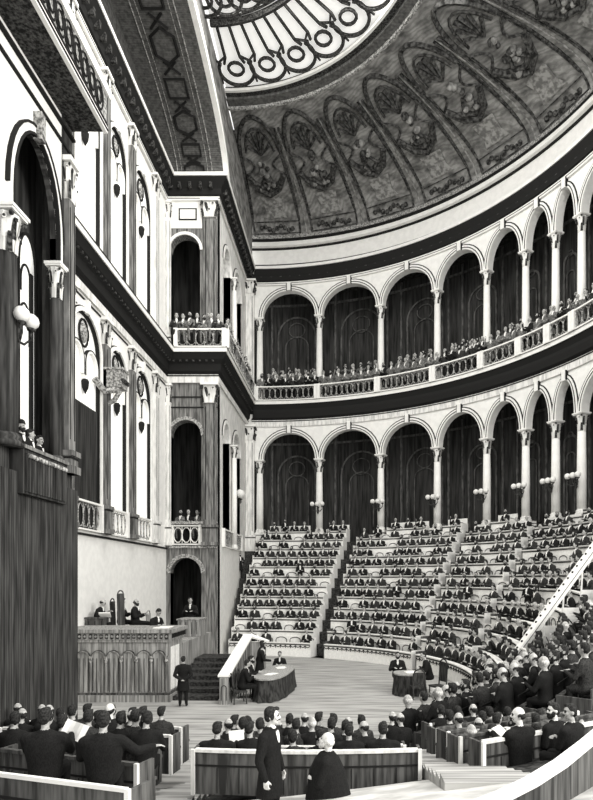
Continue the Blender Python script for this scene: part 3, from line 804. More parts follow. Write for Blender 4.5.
# ---------------------------------------------------------------- people
def rotm(yaw=0, pitch=0, roll=0):
    return np.array(Matrix.Rotation(yaw, 3, 'Z') @ Matrix.Rotation(pitch, 3, 'X') @ Matrix.Rotation(roll, 3, 'Y'))
def cap(p0, p1, r0, r1, lab): return ('c', np.array(p0, float), np.array(p1, float), r0, r1, lab)
def ell(c, r, lab, R=None): return ('e', np.array(c, float), np.array(r, float), np.eye(3) if R is None else R, lab)
def loft(rings, lab): return ('l', [tuple(map(float, q)) for q in rings], None, None, lab)   # (x, y, z, rx, ry)
def prim_mesh(pr, bm, grow=0.0):
    if pr[0] == 'e':
        T = Matrix.Translation(Vector(pr[1])) @ Matrix(pr[3].tolist()).to_4x4() @ Matrix.Diagonal((*(pr[2] + grow), 1))
        bmesh.ops.create_icosphere(bm, subdivisions=3, radius=1, matrix=T)
    elif pr[0] == 'c':
        p0, p1 = Vector(pr[1]), Vector(pr[2]); r0, r1 = pr[3] + grow, pr[4] + grow
        for p, r in ((p0, r0), (p1, r1)): bmesh.ops.create_icosphere(bm, subdivisions=2, radius=r, matrix=Matrix.Translation(p))
        d = p1 - p0
        if d.length > 1e-5:
            T = Matrix.Translation((p0 + p1) / 2) @ d.to_track_quat('Z', 'Y').to_matrix().to_4x4()
            bmesh.ops.create_cone(bm, cap_ends=True, segments=12, radius1=r0, radius2=r1, depth=d.length, matrix=T)
    else:
        m = MB(); rg = pr[1]; sg = 18; vs_ = []; fs = []
        for (x, y, z, rx, ry) in rg:
            for k in range(sg):
                a = 2 * PI * k / sg; ca, sa = math.cos(a), math.sin(a)
                vs_.append(bm.verts.new((x + (rx + grow) * ca, y + (ry + grow) * sa, z)))
        for i in range(len(rg) - 1):
            for k in range(sg):
                l = (k + 1) % sg; bm.faces.new((vs_[i * sg + k], vs_[i * sg + l], vs_[(i + 1) * sg + l], vs_[(i + 1) * sg + k]))
        bm.faces.new(vs_[:sg][::-1]); bm.faces.new(vs_[-sg:])
def prim_dist(pr, P):
    if pr[0] == 'e':
        q = ((P - pr[1]) @ pr[3]) / pr[2]; return (np.linalg.norm(q, axis=1) - 1) * pr[2].min()
    if pr[0] == 'c':
        d = pr[2] - pr[1]; L = max(d @ d, 1e-9); t = np.clip(((P - pr[1]) @ d) / L, 0, 1)
        return np.linalg.norm(P - (pr[1] + t[:, None] * d), axis=1) - (pr[3] + t * (pr[4] - pr[3]))
    rg = np.array(pr[1]); o = np.argsort(rg[:, 2]); rg = rg[o]; z = P[:, 2]; zc = np.clip(z, rg[0, 2], rg[-1, 2])
    c = [np.interp(zc, rg[:, 2], rg[:, i]) for i in (0, 1, 3, 4)]
    q = np.hypot((P[:, 0] - c[0]) / c[2], (P[:, 1] - c[1]) / c[3]); d = (q - 1) * np.minimum(c[2], c[3])
    return np.maximum(d, np.abs(z - zc))
LABM = {'coat': M_COAT, 'coat2': M_COAT2, 'skin': M_SKIN, 'skinl': M_SKINL, 'hair': M_HAIR, 'hairw': M_HAIRG, 'shirt': M_SHIRT, 'dark': M_INK}
def mesh_of(prims, name, voxel, paint=None, smooth=2, grow=0.0):
    """one continuous skin over the given shapes, each face in the material of the shape it belongs to"""
    bm = bmesh.new()
    for p in prims:
        if p[-1].startswith('#'): continue
        prim_mesh(p, bm, grow)
    bmesh.ops.recalc_face_normals(bm, faces=bm.faces)
    me = bpy.data.meshes.new(name + '_src'); bm.to_mesh(me); bm.free()
    o = bpy.data.objects.new(name + '_src', me); COL.objects.link(o)
    r = o.modifiers.new('r', 'REMESH'); r.mode = 'VOXEL'; r.voxel_size = voxel
    if smooth: sm = o.modifiers.new('s', 'SMOOTH'); sm.factor = 0.5; sm.iterations = smooth
    dg = bpy.context.evaluated_depsgraph_get()
    out = bpy.data.meshes.new_from_object(o.evaluated_get(dg)); out.name = name
    bpy.data.objects.remove(o); bpy.data.meshes.remove(me)
    pp = paint or prims; labs = []
    for p in pp:
        l = p[-1].lstrip('#')
        if l not in labs: labs.append(l)
    out.materials.clear()
    for l in labs: out.materials.append(LABM[l])
    n = len(out.polygons); C = np.empty(n * 3); out.polygons.foreach_get('center', C); C = C.reshape(-1, 3)
    best = np.full(n, 1e9); idx = np.zeros(n, int)
    for p in pp:
        d = prim_dist(p, C) - (0.004 if p[-1].startswith('#') else 0)
        k = d < best; best[k] = d[k]; idx[k] = labs.index(p[-1].lstrip('#'))
    out.polygons.foreach_set('material_index', idx.astype(np.int32)); out.polygons.foreach_set('use_smooth', [True] * n)
    out.update()
    return out

def head_prims(c, yaw=0, pitch=0, skin='skin', hair='hair', style='short', beard=None, s=1.0, base=None):
    """c: centre of the skull; face looks along +Y before the turn"""
    R = rotm(yaw, pitch); c = np.array(c, float)
    A = lambda x, y, z: c + R @ (np.array([x, y, z]) * s)
    E_ = lambda x, y, z, rx, ry, rz, l: ell(A(x, y, z), np.array([rx, ry, rz]) * s, l, R)
    K = lambda a, b, r0, r1, l: cap(A(*a), A(*b), r0 * s, r1 * s, l)
    out = [E_(0, 0, 0.02, .074, .094, .098, skin), E_(0, .035, -.055, .056, .058, .062, skin), E_(0, .062, -.092, .026, .024, .022, skin),
           K((0, .094, .012), (0, .116, -.022), .011, .016, skin), K((-.03, .078, .03), (.03, .078, .03), .017, .017, skin),
           E_(-.035, .076, -.025, .026, .02, .024, skin), E_(.035, .076, -.025, .026, .02, .024, skin),
           E_(-.078, -.005, -.012, .012, .022, .032, skin), E_(.078, -.005, -.012, .012, .022, .032, skin),
           K((-.02, .092, -.058), (.02, .092, -.058), .010, .010, skin)]
    out += [E_(x, .090, .010, .014, .010, .008, '#dark') for x in (-.031, .031)]
    out += [E_(x, .096, .030, .022, .010, .006, '#' + hair) for x in (-.031, .031)]
    out += [E_(0, .100, -.056, .022, .012, .004, '#dark')]
    if style == 'short':
        out += [E_(0, -.018, .045, .084, .094, .088, hair), E_(0, -.045, -.01, .080, .062, .075, hair), E_(0.02, .05, .10, .05, .04, .028, hair)]
    elif style == 'side':
        out += [E_(.0, -.02, .045, .086, .094, .090, hair), E_(0, -.05, -.01, .082, .06, .08, hair), E_(-.03, .055, .095, .055, .045, .03, hair), E_(.07, .01, .0, .022, .04, .05, hair), E_(-.07, .01, .0, .022, .04, .05, hair)]
    elif style == 'bald':
        out += [E_(0, -.045, -.01, .080, .062, .06, hair), E_(.072, -.01, .0, .018, .045, .035, hair), E_(-.072, -.01, .0, .018, .045, .035, hair)]
    elif style == 'hat':
        out += [E_(0, -.04, .0, .080, .066, .075, hair), E_(0, 0, .075, .125, .135, .012, 'dark'), E_(0, 0, .115, .084, .094, .07, 'dark')]
    if beard == 'full': out += [E_(0, .065, -.085, .056, .046, .062, hair), K((-.035, .098, -.040), (.035, .098, -.040), .013, .013, hair), E_(.058, .035, -.05, .022, .04, .05, hair), E_(-.058, .035, -.05, .022, .04, .05, hair)]
    if beard == 'long': out += [E_(0, .075, -.105, .056, .05, .085, hair), K((-.04, .098, -.040), (.04, .098, -.040), .014, .014, hair), E_(.058, .035, -.05, .022, .04, .05, hair), E_(-.058, .035, -.05, .022, .04, .05, hair)]
    if beard == 'moust': out += [K((0, .108, -.041), (.045, .090, -.052), .012, .007, hair), K((0, .108, -.041), (-.045, .090, -.052), .012, .007, hair)]
    return out
def hand_prims(w, d, up, skin='skin', curl=0.6, side=1, s=1.0):
    """w wrist, d direction of the palm, up back of the hand"""
    w = np.array(w, float); d = np.array(d, float); d /= np.linalg.norm(d); up = np.array(up, float); up -= d * (up @ d); up /= np.linalg.norm(up)
    lat = np.cross(d, up) * side
    P = lambda a, l, u: w + (d * a + lat * l + up * u) * s
    out = [cap(w - d * .02, P(.03, 0, 0), .024 * s, .024 * s, skin)]
    for i, l in enumerate((-.030, -.010, .010, .030)): out.append(cap(P(.02, l * .6, 0), P(.085, l, 0), .014 * s, .012 * s, skin))
    for l, ln in ((-.032, .062), (-.011, .078), (.011, .072), (.032, .052)):
        a0 = curl * .5; a1 = curl * 1.6
        k1 = (.09 + ln * .5 * math.cos(a0), -ln * .5 * math.sin(a0)); k2 = (k1[0] + ln * .5 * math.cos(a1), k1[1] - ln * .5 * math.sin(a1))
        out += [cap(P(.085, l, 0), P(k1[0], l * 1.12, k1[1]), .0105 * s, .0095 * s, skin), cap(P(k1[0], l * 1.12, k1[1]), P(k2[0], l * 1.15, k2[1]), .0095 * s, .008 * s, skin)]
    out += [cap(P(.02, -.022, -.005), P(.055, -.055, -.02), .014 * s, .011 * s, skin), cap(P(.055, -.055, -.02), P(.085, -.062, -.035), .011 * s, .009 * s, skin)]
    return out
def seated_prims(coat='coat', lean=0.0, headyaw=0, headpitch=0, arms='desk', style='short', beard=None, skin='skin', hair='hair', shirt=True, broad=1.0, leg=.42):
    ly = lambda z: lean * max(0, z - .5)           # forward lean of the upper body
    sh = .185 * broad
    P = [loft([(0, .02, .42, .15, .13), (0, .0, .50, .185, .15), (0, ly(.65), .65, .165 * broad, .13), (0, ly(.82), .82, .195 * broad, .135), (0, ly(.95), .95, .2 * broad, .12), (0, ly(1.04), 1.04, .12 * broad, .085), (0, ly(1.08), 1.08, .06, .06)], coat),
         cap((-sh + .03, ly(.98), .975), (sh - .03, ly(.98), .975), .07, .07, coat),
         cap((0, ly(1.03), 1.03), (0, ly(1.14) + .015, 1.14), .052, .05, skin)]
    for s_ in (-1, 1):
        P += [cap((s_ * .10, .04, .50), (s_ * .11, leg, .50), .085, .062, coat), cap((s_ * .11, leg, .49), (s_ * .11, leg - .04 if leg > .4 else leg - .08, .12), .058, .042, coat), cap((s_ * .11, leg - .06 if leg > .4 else leg - .15, .06), (s_ * .12, leg + .08 if leg > .4 else leg - .03, .04), .042, .036, 'dark')]
    hc = (0, ly(1.24) + .03, 1.235)
    P += head_prims(hc, headyaw, headpitch, skin, hair, style, beard)
    if shirt: P += [ell((0, ly(1.0) + .118, .97), (.03, .02, .085), 'shirt'), ell((0, ly(1.05) + .07, 1.065), (.05, .02, .02), 'shirt')]
    for s_ in (-1, 1):
        S_ = np.array((s_ * (sh + .0), ly(.98), .965))
        if arms == 'desk': E_, W_, D_ = (s_ * .27, .10 + lean * .3, .72), (s_ * .13, .33, .82), (-s_ * .5, .8, .0)
        elif arms == 'cross': E_, W_, D_ = (s_ * .25, .08 + lean * .3, .73), (-s_ * .04, .24, .80 + .04 * s_), (-s_, .1, .0)
        elif arms == 'raise': E_, W_, D_ = ((s_ * .28, .14, .80), (s_ * .20, .26, 1.08), (0, .1, 1)) if s_ > 0 else ((s_ * .27, .10, .72), (s_ * .13, .33, .82), (-s_ * .5, .8, 0))
        elif arms == 'paper': E_, W_, D_ = (s_ * .27, .14, .78), (s_ * .20, .36, .92), (-s_ * .3, .8, .2)
        elif arms == 'out': E_, W_, D_ = ((.42, .02, .82), (.60, .16, .84), (1, .4, 0)) if s_ > 0 else ((s_ * .30, .10, .74), (s_ * .14, .33, .80), (-s_ * .5, .8, 0))
        else: E_, W_, D_ = (s_ * .25, .02, .70), (s_ * .14, .26, .60), (-s_ * .3, .9, -.2)
        P += [cap(S_, E_, .066, .050, coat), cap(E_, W_, .050, .034, coat)]
        P += hand_prims(W_, D_, (0, 0, 1), skin, .5, s_)
    return P
def standing_prims(coat='coat', headyaw=0, headpitch=0, style='side', beard=None, skin='skin', hair='hair', gesture=None, long_coat=True, lean=0.0, shirt=True):
    ly = lambda z: lean * max(0, z - .9)
    P = [loft([(0, -.01, .56 if long_coat else .78, .21, .17), (0, 0, .80, .19, .15), (0, ly(1.0), 1.0, .165, .125), (0, ly(1.12), 1.12, .165, .12), (0, ly(1.28), 1.28, .20, .135), (0, ly(1.4), 1.40, .185, .115), (0, ly(1.48), 1.48, .10, .08), (0, ly(1.51), 1.515, .06, .055)], coat),
         cap((-.16, ly(1.4), 1.405), (.16, ly(1.4), 1.405), .07, .07, coat), cap((0, ly(1.45), 1.46), (0, ly(1.56) + .015, 1.57), .052, .05, skin)]
    for s_ in (-1, 1): P += [cap((s_ * .09, 0, .85), (s_ * .10, .02, .48), .095, .065, coat), cap((s_ * .10, .02, .48), (s_ * .11, -.01, .10), .062, .045, coat), cap((s_ * .11, -.03, .05), (s_ * .13, .15, .035), .045, .035, 'dark')]
    P += head_prims((0, ly(1.66) + .03, 1.66), headyaw, headpitch, skin, hair, style, beard)
    if shirt: P += [ell((0, ly(1.38) + .118, 1.33), (.045, .025, .15), 'shirt'), ell((0, ly(1.5) + .06, 1.50), (.052, .024, .022), 'shirt')]
    for s_ in (-1, 1):
        S_ = (s_ * .20, ly(1.4), 1.39)
        E_, W_, D_ = (s_ * .27, -.03, 1.10), (s_ * .26, .06, .86), (0, .15, -1)
        if gesture == 'point' and s_ > 0: E_, W_, D_ = (.30, .12, 1.16), (.24, .38, 1.12), (0, 1, -.1)
        if gesture == 'crossed': E_, W_, D_ = (s_ * .27, .06, 1.12), (-s_ * .05, .20, 1.16 + .04 * s_), (-s_, .1, 0)
        if gesture == 'behind': E_, W_, D_ = (s_ * .29, -.10, 1.12), (s_ * .06, -.19, .96), (-s_, 0, -.3)
        P += [cap(S_, E_, .066, .050, coat), cap(E_, W_, .050, .034, coat)] + hand_prims(W_, D_, (s_, 0, .2), skin, .6, s_)
    return P

# seated and standing deputies, modelled once per variant
VARI = []
for i, kw in enumerate((dict(arms='desk', coat='coat2'), dict(arms='cross', headyaw=.5, hair='hair', beard='full'), dict(arms='desk', lean=.18, headyaw=-.5, coat='coat2', beard='moust'),
                        dict(arms='raise', headyaw=.3, hair='hairw', style='bald', coat='coat'), dict(arms='lap', headyaw=-.25, style='side', coat='coat2', beard='full'), dict(arms='cross', lean=.1, headyaw=.7, style='bald', coat='coat'))):
    VARI.append((mesh_of(seated_prims(leg=.27, **kw), 'person', .028, smooth=1), kw))
STAND = mesh_of(standing_prims(coat='coat', gesture='crossed', beard='full'), 'person', .028, smooth=1)
DESC = ['hands on desk', 'bearded, arms crossed', 'leaning forward', 'balding, one hand raised', 'bearded, hands lowered', 'balding, arms crossed']
QUEUE = []          # every seated person of the hemicycle: (distance, location, rz, mesh, label, group)
def ordn(n): return ORD[n] if n < len(ORD) else 'last'

# ---------------------------------------------------------------- benches of the hemicycle
rail_a, rail_b = V((5.4, 21.5, 0)), V((8.8, 22.5, 0))
def rail_th(R):
    d = (rail_b - rail_a); lo, hi = -1.5, 8.0
    f = lambda u: math.hypot((rail_a + d * u).x - CX, (rail_a + d * u).y - CY) - R
    for _ in range(50):
        m = (lo + hi) / 2
        if f(m) > 0: hi = m
        else: lo = m
    p = rail_a + d * lo
    return math.atan2(p.x - CX, p.y - CY)
lerp = lambda a, b, t: a + (b - a) * t
BL = {'left': ((229, 262), (310, 346)), 'middle': ((324, 360), (411, 461)), 'right': ((416, 471), (466, 533)), 'far right': ((472, 541), None)}
def ring_bench(k, ta, tb, blk, sub='', white=True, desk=True):
    hp = .78 if white else .42
    R = R0 + k * TIER_D; tm = (ta + tb) / 2; z = k * rise(tm)
    c = ring(tm, R, z)
    e = empty('bench', c, 0, '%s curved bench of the %s block%s, %s row up' % ('white' if white else 'dark', blk, sub, ORD[k]), 'bench', 'curved benches of the hemicycle')
    n = max(2, int((tb - ta) * R / .6))
    zoff = lambda th: k * rise(th) - z + z
    L = lambda r, th, zz: ring(th, r, zoff(th) + zz) - c
    pm = M_PANEL if white else M_WOODD
    def band(r0, r1, z0, z1, m_, mi=0, a=ta, b=tb, nn=n):
        for i in range(nn):
            p, q = a + (b - a) * i / nn, a + (b - a) * (i + 1) / nn
            P = [L(r0, p, z0), L(r0, q, z0), L(r1, q, z0), L(r1, p, z0), L(r0, p, z1), L(r0, q, z1), L(r1, q, z1), L(r1, p, z1)]
            fs = [(3, 2, 1, 0), (4, 5, 6, 7), (0, 1, 5, 4), (2, 3, 7, 6)]
            if i == 0: fs.append((3, 0, 4, 7))
            if i == nn - 1: fs.append((1, 2, 6, 5))
            m_.add(P, fs, mi)
    m_ = MB(); band(R + .02, R + .07, 0, hp, m_); band(R - .0, R + .02, .69, .74, m_, 1); part(m_, 'front_panel', [pm, M_INK], e)
    m_ = MB(); band(R - .04, R + (.24 if white else .08), hp, hp + .04, m_); part(m_, 'desk_top', pm, e)
    m_ = MB(); band(R + .42, R + .70, .36, .40, m_); band(R + .5, R + .55, 0, .36, m_); part(m_, 'seat', M_WOODD, e)
    m_ = MB(); band(R + .74, R + .775, .36, (1.12 if k < 11 else 1.3) if white else .7, m_)
    pit = .72 if white else .55
    ns = max(1, int((tb - ta) * R / pit)); occ = []
    for s_ in range(ns):
        th = ta + (tb - ta) * (s_ + .5) / ns
        w = (tb - ta) / ns * .38
        P = [L(R + .735, th - w, .5)] + [L(R + .735, th - w * math.cos(q), .9 + .17 * math.sin(q)) for q in np.linspace(0, PI, 8)] + [L(R + .735, th + w, .5)]
        if white: m_.tube(P, .024, 4, mi=1)
        occ.append(th)
    part(m_, 'backrest', [pm, M_INK], e)
    for th, sg in ((ta, -1), (tb, 1)):
        m_ = MB(); dd = .035 / R * sg
        a, b = sorted((th, th + dd)); band(R, R + .78, 0, .95 if white else .5, m_, 0, a, b, 1)
        part(m_, 'end_panel', M_WOODD if (sg < 0 and tm > .62) else pm, e)
    if k == 0 and white:
        m_ = MB(); nf = int((tb - ta) * R / .3)
        for i in range(nf):
            p, q = ta + (tb - ta) * i / nf, ta + (tb - ta) * (i + 1) / nf
            m_.tube([L(R + .0, lerp(p, q, u), .66 - .1 * math.sin(PI * u)) for u in (0, .25, .5, .75, 1)], .022, 4)
            m_.tube([L(R, p, .66), L(R, p, .5)], .02, 4)
        part(m_, 'festoon_trim', M_INK, e)
    for i, th in enumerate(occ):
        if random.random() > (.84 if white else .96): continue
        p = ring(th, R + .53, zoff(th)); 
        px = 350 + 600 * p.x / p.y
        if px > 600: continue
        v = random.randrange(6)
        QUEUE.append(((p - V((0, 0, EYE))).length, p, -th + PI, v, ('%s person from left, %s row of %s block, %s' % (ordn(i), ORD[k], blk, DESC[v])) if not sub or blk in ('side', 'outer') else '%s person from left, %s row of %s block,%s' % (ordn(i), ORD[k], blk, sub), 'deputies on the benches'))
    return e
for k in range(12):
    R = R0 + k * TIER_D; t = k / 11
    for blk, (l, r) in BL.items():
        ta = th_of_px(lerp(l[0], l[1], t), R)
        tb = th_of_px(lerp(r[0], r[1], t), R) if r else rail_th(max(R, 12.0)) - .02
        if r is None and k == 11: tb = min(tb, math.radians(86))
        if tb - ta < .04: continue
        if k < 11: ring_bench(k, ta, tb, blk)
        else:
            cuts = [c for c in CTH if ta - .03 < c < tb + .03]; cur = ta; j = 0
            for c in cuts + [tb + .035]:
                if (c - .035) - cur > .04: ring_bench(k, cur, c - .035, blk, ' %s column gap' % ORD[j]); j += 1
                cur = max(cur, c + .035)
for k in range(12):                       # crowded block beyond the sloping rail
    R = R0 + k * TIER_D
    ta = rail_th(max(R, 12.2)) + .06
    tb = math.radians(138 - 1.0 * k)
    # keep only what stands in view
    t = ta
    while t < tb:
        p = ring(t, R + .5)
        if 350 + 600 * p.x / p.y > 640: break
        t += .01
    if t - ta > .08:
        lim = math.radians(101)
        if k >= 4 and t > lim + .08 and lim - ta > .06: ring_bench(k, ta, lim - .01, 'side', ' under the rail', True); ring_bench(k, lim + .01, t, 'outer', ' beyond the rail', False)
        elif k >= 4 and t <= lim + .08: ring_bench(k, ta, t, 'side', ' under the rail', True)
        else: ring_bench(k, ta, min(t, tb), 'side', ' under the rail', False)

# ---------------------------------------------------------------- sloping rail
e = empty('stair_rail', (5.4, 21.5, .4), 0, 'long sloping white studded rail dividing the right-hand benches', 'rail')
def rail_pt(u, z): p = rail_a + (rail_b - rail_a) * u; return V((p.x, p.y, z))
A_, B_ = rail_pt(0, 1.25), rail_pt(1.45, 1.25 + 4.15 * 1.45)
d = (B_ - A_); L = d.length; dn = d.normalized(); sd = dn.cross(V((0, 0, 1))).normalized(); un = sd.cross(dn)
def slab(m_, w, t0_, t1_, mi=0, a=0, b=L):
    P = [A_ + dn * a - sd * w + un * t0_, A_ + dn * b - sd * w + un * t0_, A_ + dn * b + sd * w + un * t0_, A_ + dn * a + sd * w + un * t0_]
    Q = [p + un * (t1_ - t0_) for p in P]; m_.add([p - e.location for p in P + Q], [(3, 2, 1, 0), (4, 5, 6, 7), (0, 1, 5, 4), (1, 2, 6, 5), (2, 3, 7, 6), (3, 0, 4, 7)], mi)
m_ = MB(); slab(m_, .16, -.08, .0); slab(m_, .03, -.3, -.08)
part(m_, 'handrail', M_WHITE, e)
m_ = MB(); slab(m_, .17, -.1, -.08)
for i in range(int(L / .3)): m_.ball(A_ + dn * (.15 + i * .3) + un * .01 - e.location, .045, 6)
part(m_, 'studs', M_INK, e)
for i in range(7):
    q = A_ + dn * (i * L / 6.3 + .05); m_ = MB(); zf = floor_z(q.x, q.y)
    m_.tube([q - e.location - un * .2, V((q.x, q.y, min(zf, q.z - .3))) - e.location], .035, 5); part(m_, 'post', M_WHITE, e)
# curved handrail in the crowd
pts = [at_y(521, 648, 19.5), at_y(535, 655, 18.8), at_y(548, 668, 18.0), at_y(554, 684, 17.2), at_y(553, 700, 16.4), at_y(549, 712, 15.9)]
m_ = MB(); m_.tube(pts, .05, 6); hr = m_.build('curved_handrail', M_WHITE, None, True); tag(hr, 'thin curved white handrail rising through the crowded side block', 'handrail')

# ---------------------------------------------------------------- podium and clerks' furniture
pe = empty('podium', (-8.7, 23.2, 0), 0, 'tall carved wooden podium with arched panels at the left wall', 'podium')
def P_(m_, x0, x1, y0, y1, z0, z1, mi=0): m_.box(x0 + 8.7, x1 + 8.7, y0 - 23.2, y1 - 23.2, z0, z1, mi)
m_ = MB(); P_(m_, XW + .02, -6.72, 22.2, 24.0, .0, 2.3); 
for x in np.arange(-10.5, -6.8, .16): P_(m_, x, x + .02, 22.18, 22.2, .35, 1.6, 1)
part(m_, 'body', [M_WOOD, M_WOODD], pe)
m_ = MB(); P_(m_, XW + .02, -6.62, 22.08, 24.1, 0, .25); P_(m_, XW + .02, -6.66, 22.14, 24.05, .25, .33, 1); part(m_, 'plinth', [M_WOOD, M_WOODD], pe)
m_ = MB(); P_(m_, XW + .02, -6.55, 22.0, 24.2, 2.55, 2.68); P_(m_, XW + .02, -6.62, 22.08, 24.1, 2.3, 2.55, 0); P_(m_, XW + .02, -6.66, 22.12, 24.1, 2.2, 2.3)
for x in np.arange(-10.6, -6.7, .2): P_(m_, x, x + .1, 22.05, 22.1, 2.34, 2.5, 2); m_.ball((x + 8.7 + .05, 22.07 - 23.2, 2.42), .055, 6, 0)
for y in np.arange(22.3, 24.0, .2): P_(m_, -6.64, -6.59, y, y + .1, 2.34, 2.5, 2)
part(m_, 'cornice', [M_WOOD, M_WOODD, M_INK], pe)
mpP = lambda s, z, d: V((s + 8.7, 22.2 - 23.2 + d, z))
for i in range(7):
    c = -10.42 + i * .56; m_ = MB()
    arch_band(m_, mpP, c, .2, 1.62, .22, .04, .05, mi=0); arch_band(m_, mpP, c, .2, 1.62, .22, .03, .06, off=.04, mi=1)
    m_.tube([mpP(c + .28, .35, -.03), mpP(c + .28, 1.55, -.03)], .035, 6, 0); m_.tube([mpP(c - .2, .4, -.01), mpP(c - .2, 1.6, -.01)], .012, 4, 1); m_.tube([mpP(c + .2, .4, -.01), mpP(c + .2, 1.6, -.01)], .012, 4, 1)
    m_.lathe([(.02, 1.42), (.07, 1.5), (.05, 1.62), (.09, 1.7)], mpP(c + .28, 0, -.04), 8, 2)
    part(m_, 'arched_panel', [M_WOOD, M_WOODD, M_MID], pe)
m_ = MB(); 
for y in (22.7, 23.3): m_.box(-6.72 + 8.7, -6.69 + 8.7, y - 23.2 - .22, y - 23.2 + .22, .4, 2.0, 0)
part(m_, 'side_panel', M_PANEL, pe)
st = MB(); st.box(XW + .02, -6.8, 24.3, 29.5, 0, 1.95); tag(structure(st, 'floor_platform', M_WOOD), kind='structure')
# president's desk, chairs and side desk
def desk(name, x0, x1, y0, y1, z0, z1, label, m, grp=None):
    e = empty(name, ((x0 + x1) / 2, (y0 + y1) / 2, z0), 0, label, 'desk', grp); w, d_, h = (x1 - x0) / 2, (y1 - y0) / 2, z1 - z0
    m_ = MB(); m_.box(-w, w, -d_, d_, 0, h - .06)
    for x in np.arange(-w + .1, w, .25): m_.box(x, x + .02, -d_ - .015, -d_, .1, h - .15, 1)
    part(m_, 'body', [m, M_INK], e); m_ = MB(); m_.box(-w - .05, w + .05, -d_ - .05, d_ + .05, h - .06, h); part(m_, 'desk_top', m, e)
    return e
desk('side_desk', -7.75, -6.75, 27.0, 28.2, 1.96, 2.75, 'plain wooden side desk behind the podium, before the dark doorway', M_WOOD)
desk('secretary_desk', -10.6, -9.85, 24.1, 24.5, 1.96, 3.0, 'dark wooden desk of the leftmost man at the podium', M_WOODD)
def chair(x, y, z, rz, label, h=1.2, m=M_WOODD, grp='chairs'):
    e = empty('chair', (x, y, z), rz, label, 'chair', grp)
    m_ = MB(); m_.box(-.25, .25, -.25, .25, .42, .48); part(m_, 'seat', m, e)
    m_ = MB(); N = 10; pts = [(-.23, -.24, .46)] + [(-.23 * math.cos(PI * i / N), -.24 - .05, h - .22 + .22 * math.sin(PI * i / N)) for i in range(N + 1)] + [(.23, -.24, .46)]
    m_.tube(pts, .028, 6); m_.box(-.2, .2, -.28, -.25, .6, h - .12); part(m_, 'backrest', m, e)
    for sx in (-1, 1):
        for sy in (-1, 1): m_ = MB(); m_.tube([(sx * .21, sy * .21, .43), (sx * .23, sy * .23, 0)], .025, 6); part(m_, 'leg', m, e)
    return e
chair(-9.3, 25.0, 1.96, -PI / 2 - .2, 'tall dark throne-like chair of the presiding man at the podium', 2.1, M_WOODD)
chair(-9.85, 25.6, 1.96, -PI / 2, 'lower dark chair left of the tall throne-like chair', 1.75, M_WOODD)
chair(-8.25, 25.4, 1.96, -PI / 2, 'small wooden chair right of the presiding man', 1.25, M_WOOD)
m_ = MB(); m_.box(-.3, .3, -.2, .2, 0, .03); m_.box(-.1, .35, -.1, .25, .03, .06); pp = m_.build('document_pile', M_PAPER, None, False, (-7.1, 22.7, 2.68)); tag(pp, 'white papers lying on the podium top', 'papers')
m_ = MB(); m_.box(-.22, .22, -.02, .02, 0, .3); pp = m_.build('open_document', M_PAPER, None, False, (-9.9, 24.3, 3.0)); pp.rotation_euler = (.9, 0, .2); tag(pp, 'white paper read by the leftmost man at the podium', 'papers')
# tribune steps with its wooden parapet
st = MB()
for i in range(7): st.box(-6.72, -4.95, 22.4 + i * .6, 27.5, .0 if i == 0 else i * .16 , (i + 1) * .16)
structure(st, 'floor_steps', M_TIER)
e = empty('stair_parapet', (-4.55, 21.8, 0), 0, 'wooden stair parapet with broad white top beside the oval table', 'parapet')
m_ = MB(); y0_, y1_ = 0, 5.2
P = [(-.12, y0_, 0), (.12, y0_, 0), (.12, y1_, 0), (-.12, y1_, 0), (-.12, y0_, .98), (.12, y0_, .98), (.12, y1_, 2.0), (-.12, y1_, 2.0)]
m_.add(P, [(3, 2, 1, 0), (4, 5, 6, 7), (0, 1, 5, 4), (1, 2, 6, 5), (2, 3, 7, 6), (3, 0, 4, 7)])
for i in range(9): y = .3 + i * .55; m_.box(.12, .135, y, y + .06, .1, .85 + y * .19, 1)
m_.box(.05, .75, y1_ - .12, y1_ + .12, 0, 1.7)
part(m_, 'panel', [M_WOOD, M_WOODD], e)
m_ = MB(); P = [(-.24, -.08, .98), (.2, -.08, .98), (.2, y1_, 2.0), (-.24, y1_, 2.0)]; m_.add(P + [(x, y, z + .07) for x, y, z in P], [(3, 2, 1, 0), (4, 5, 6, 7), (0, 1, 5, 4), (1, 2, 6, 5), (2, 3, 7, 6), (3, 0, 4, 7)])
P = [(-.2, y1_ - .2, 2.0), (.1, y1_ + .2, 2.0), (.9, y1_ + .2, 1.7), (.9, y1_ - .2, 1.7)]; m_.add(P + [(x, y, z + .07) for x, y, z in P], [(3, 2, 1, 0), (4, 5, 6, 7), (0, 1, 5, 4), (1, 2, 6, 5), (2, 3, 7, 6), (3, 0, 4, 7)])
part(m_, 'top_rail', M_WHITE, e)
m_ = MB(); m_.box(-.16, .16, -.16, 0, 0, .95); arch_band(m_, plane_y(-.16), 0, .08, .6, .08, .02, .02, leg=.45, mi=1); part(m_, 'newel', [M_WOOD, M_INK], e)
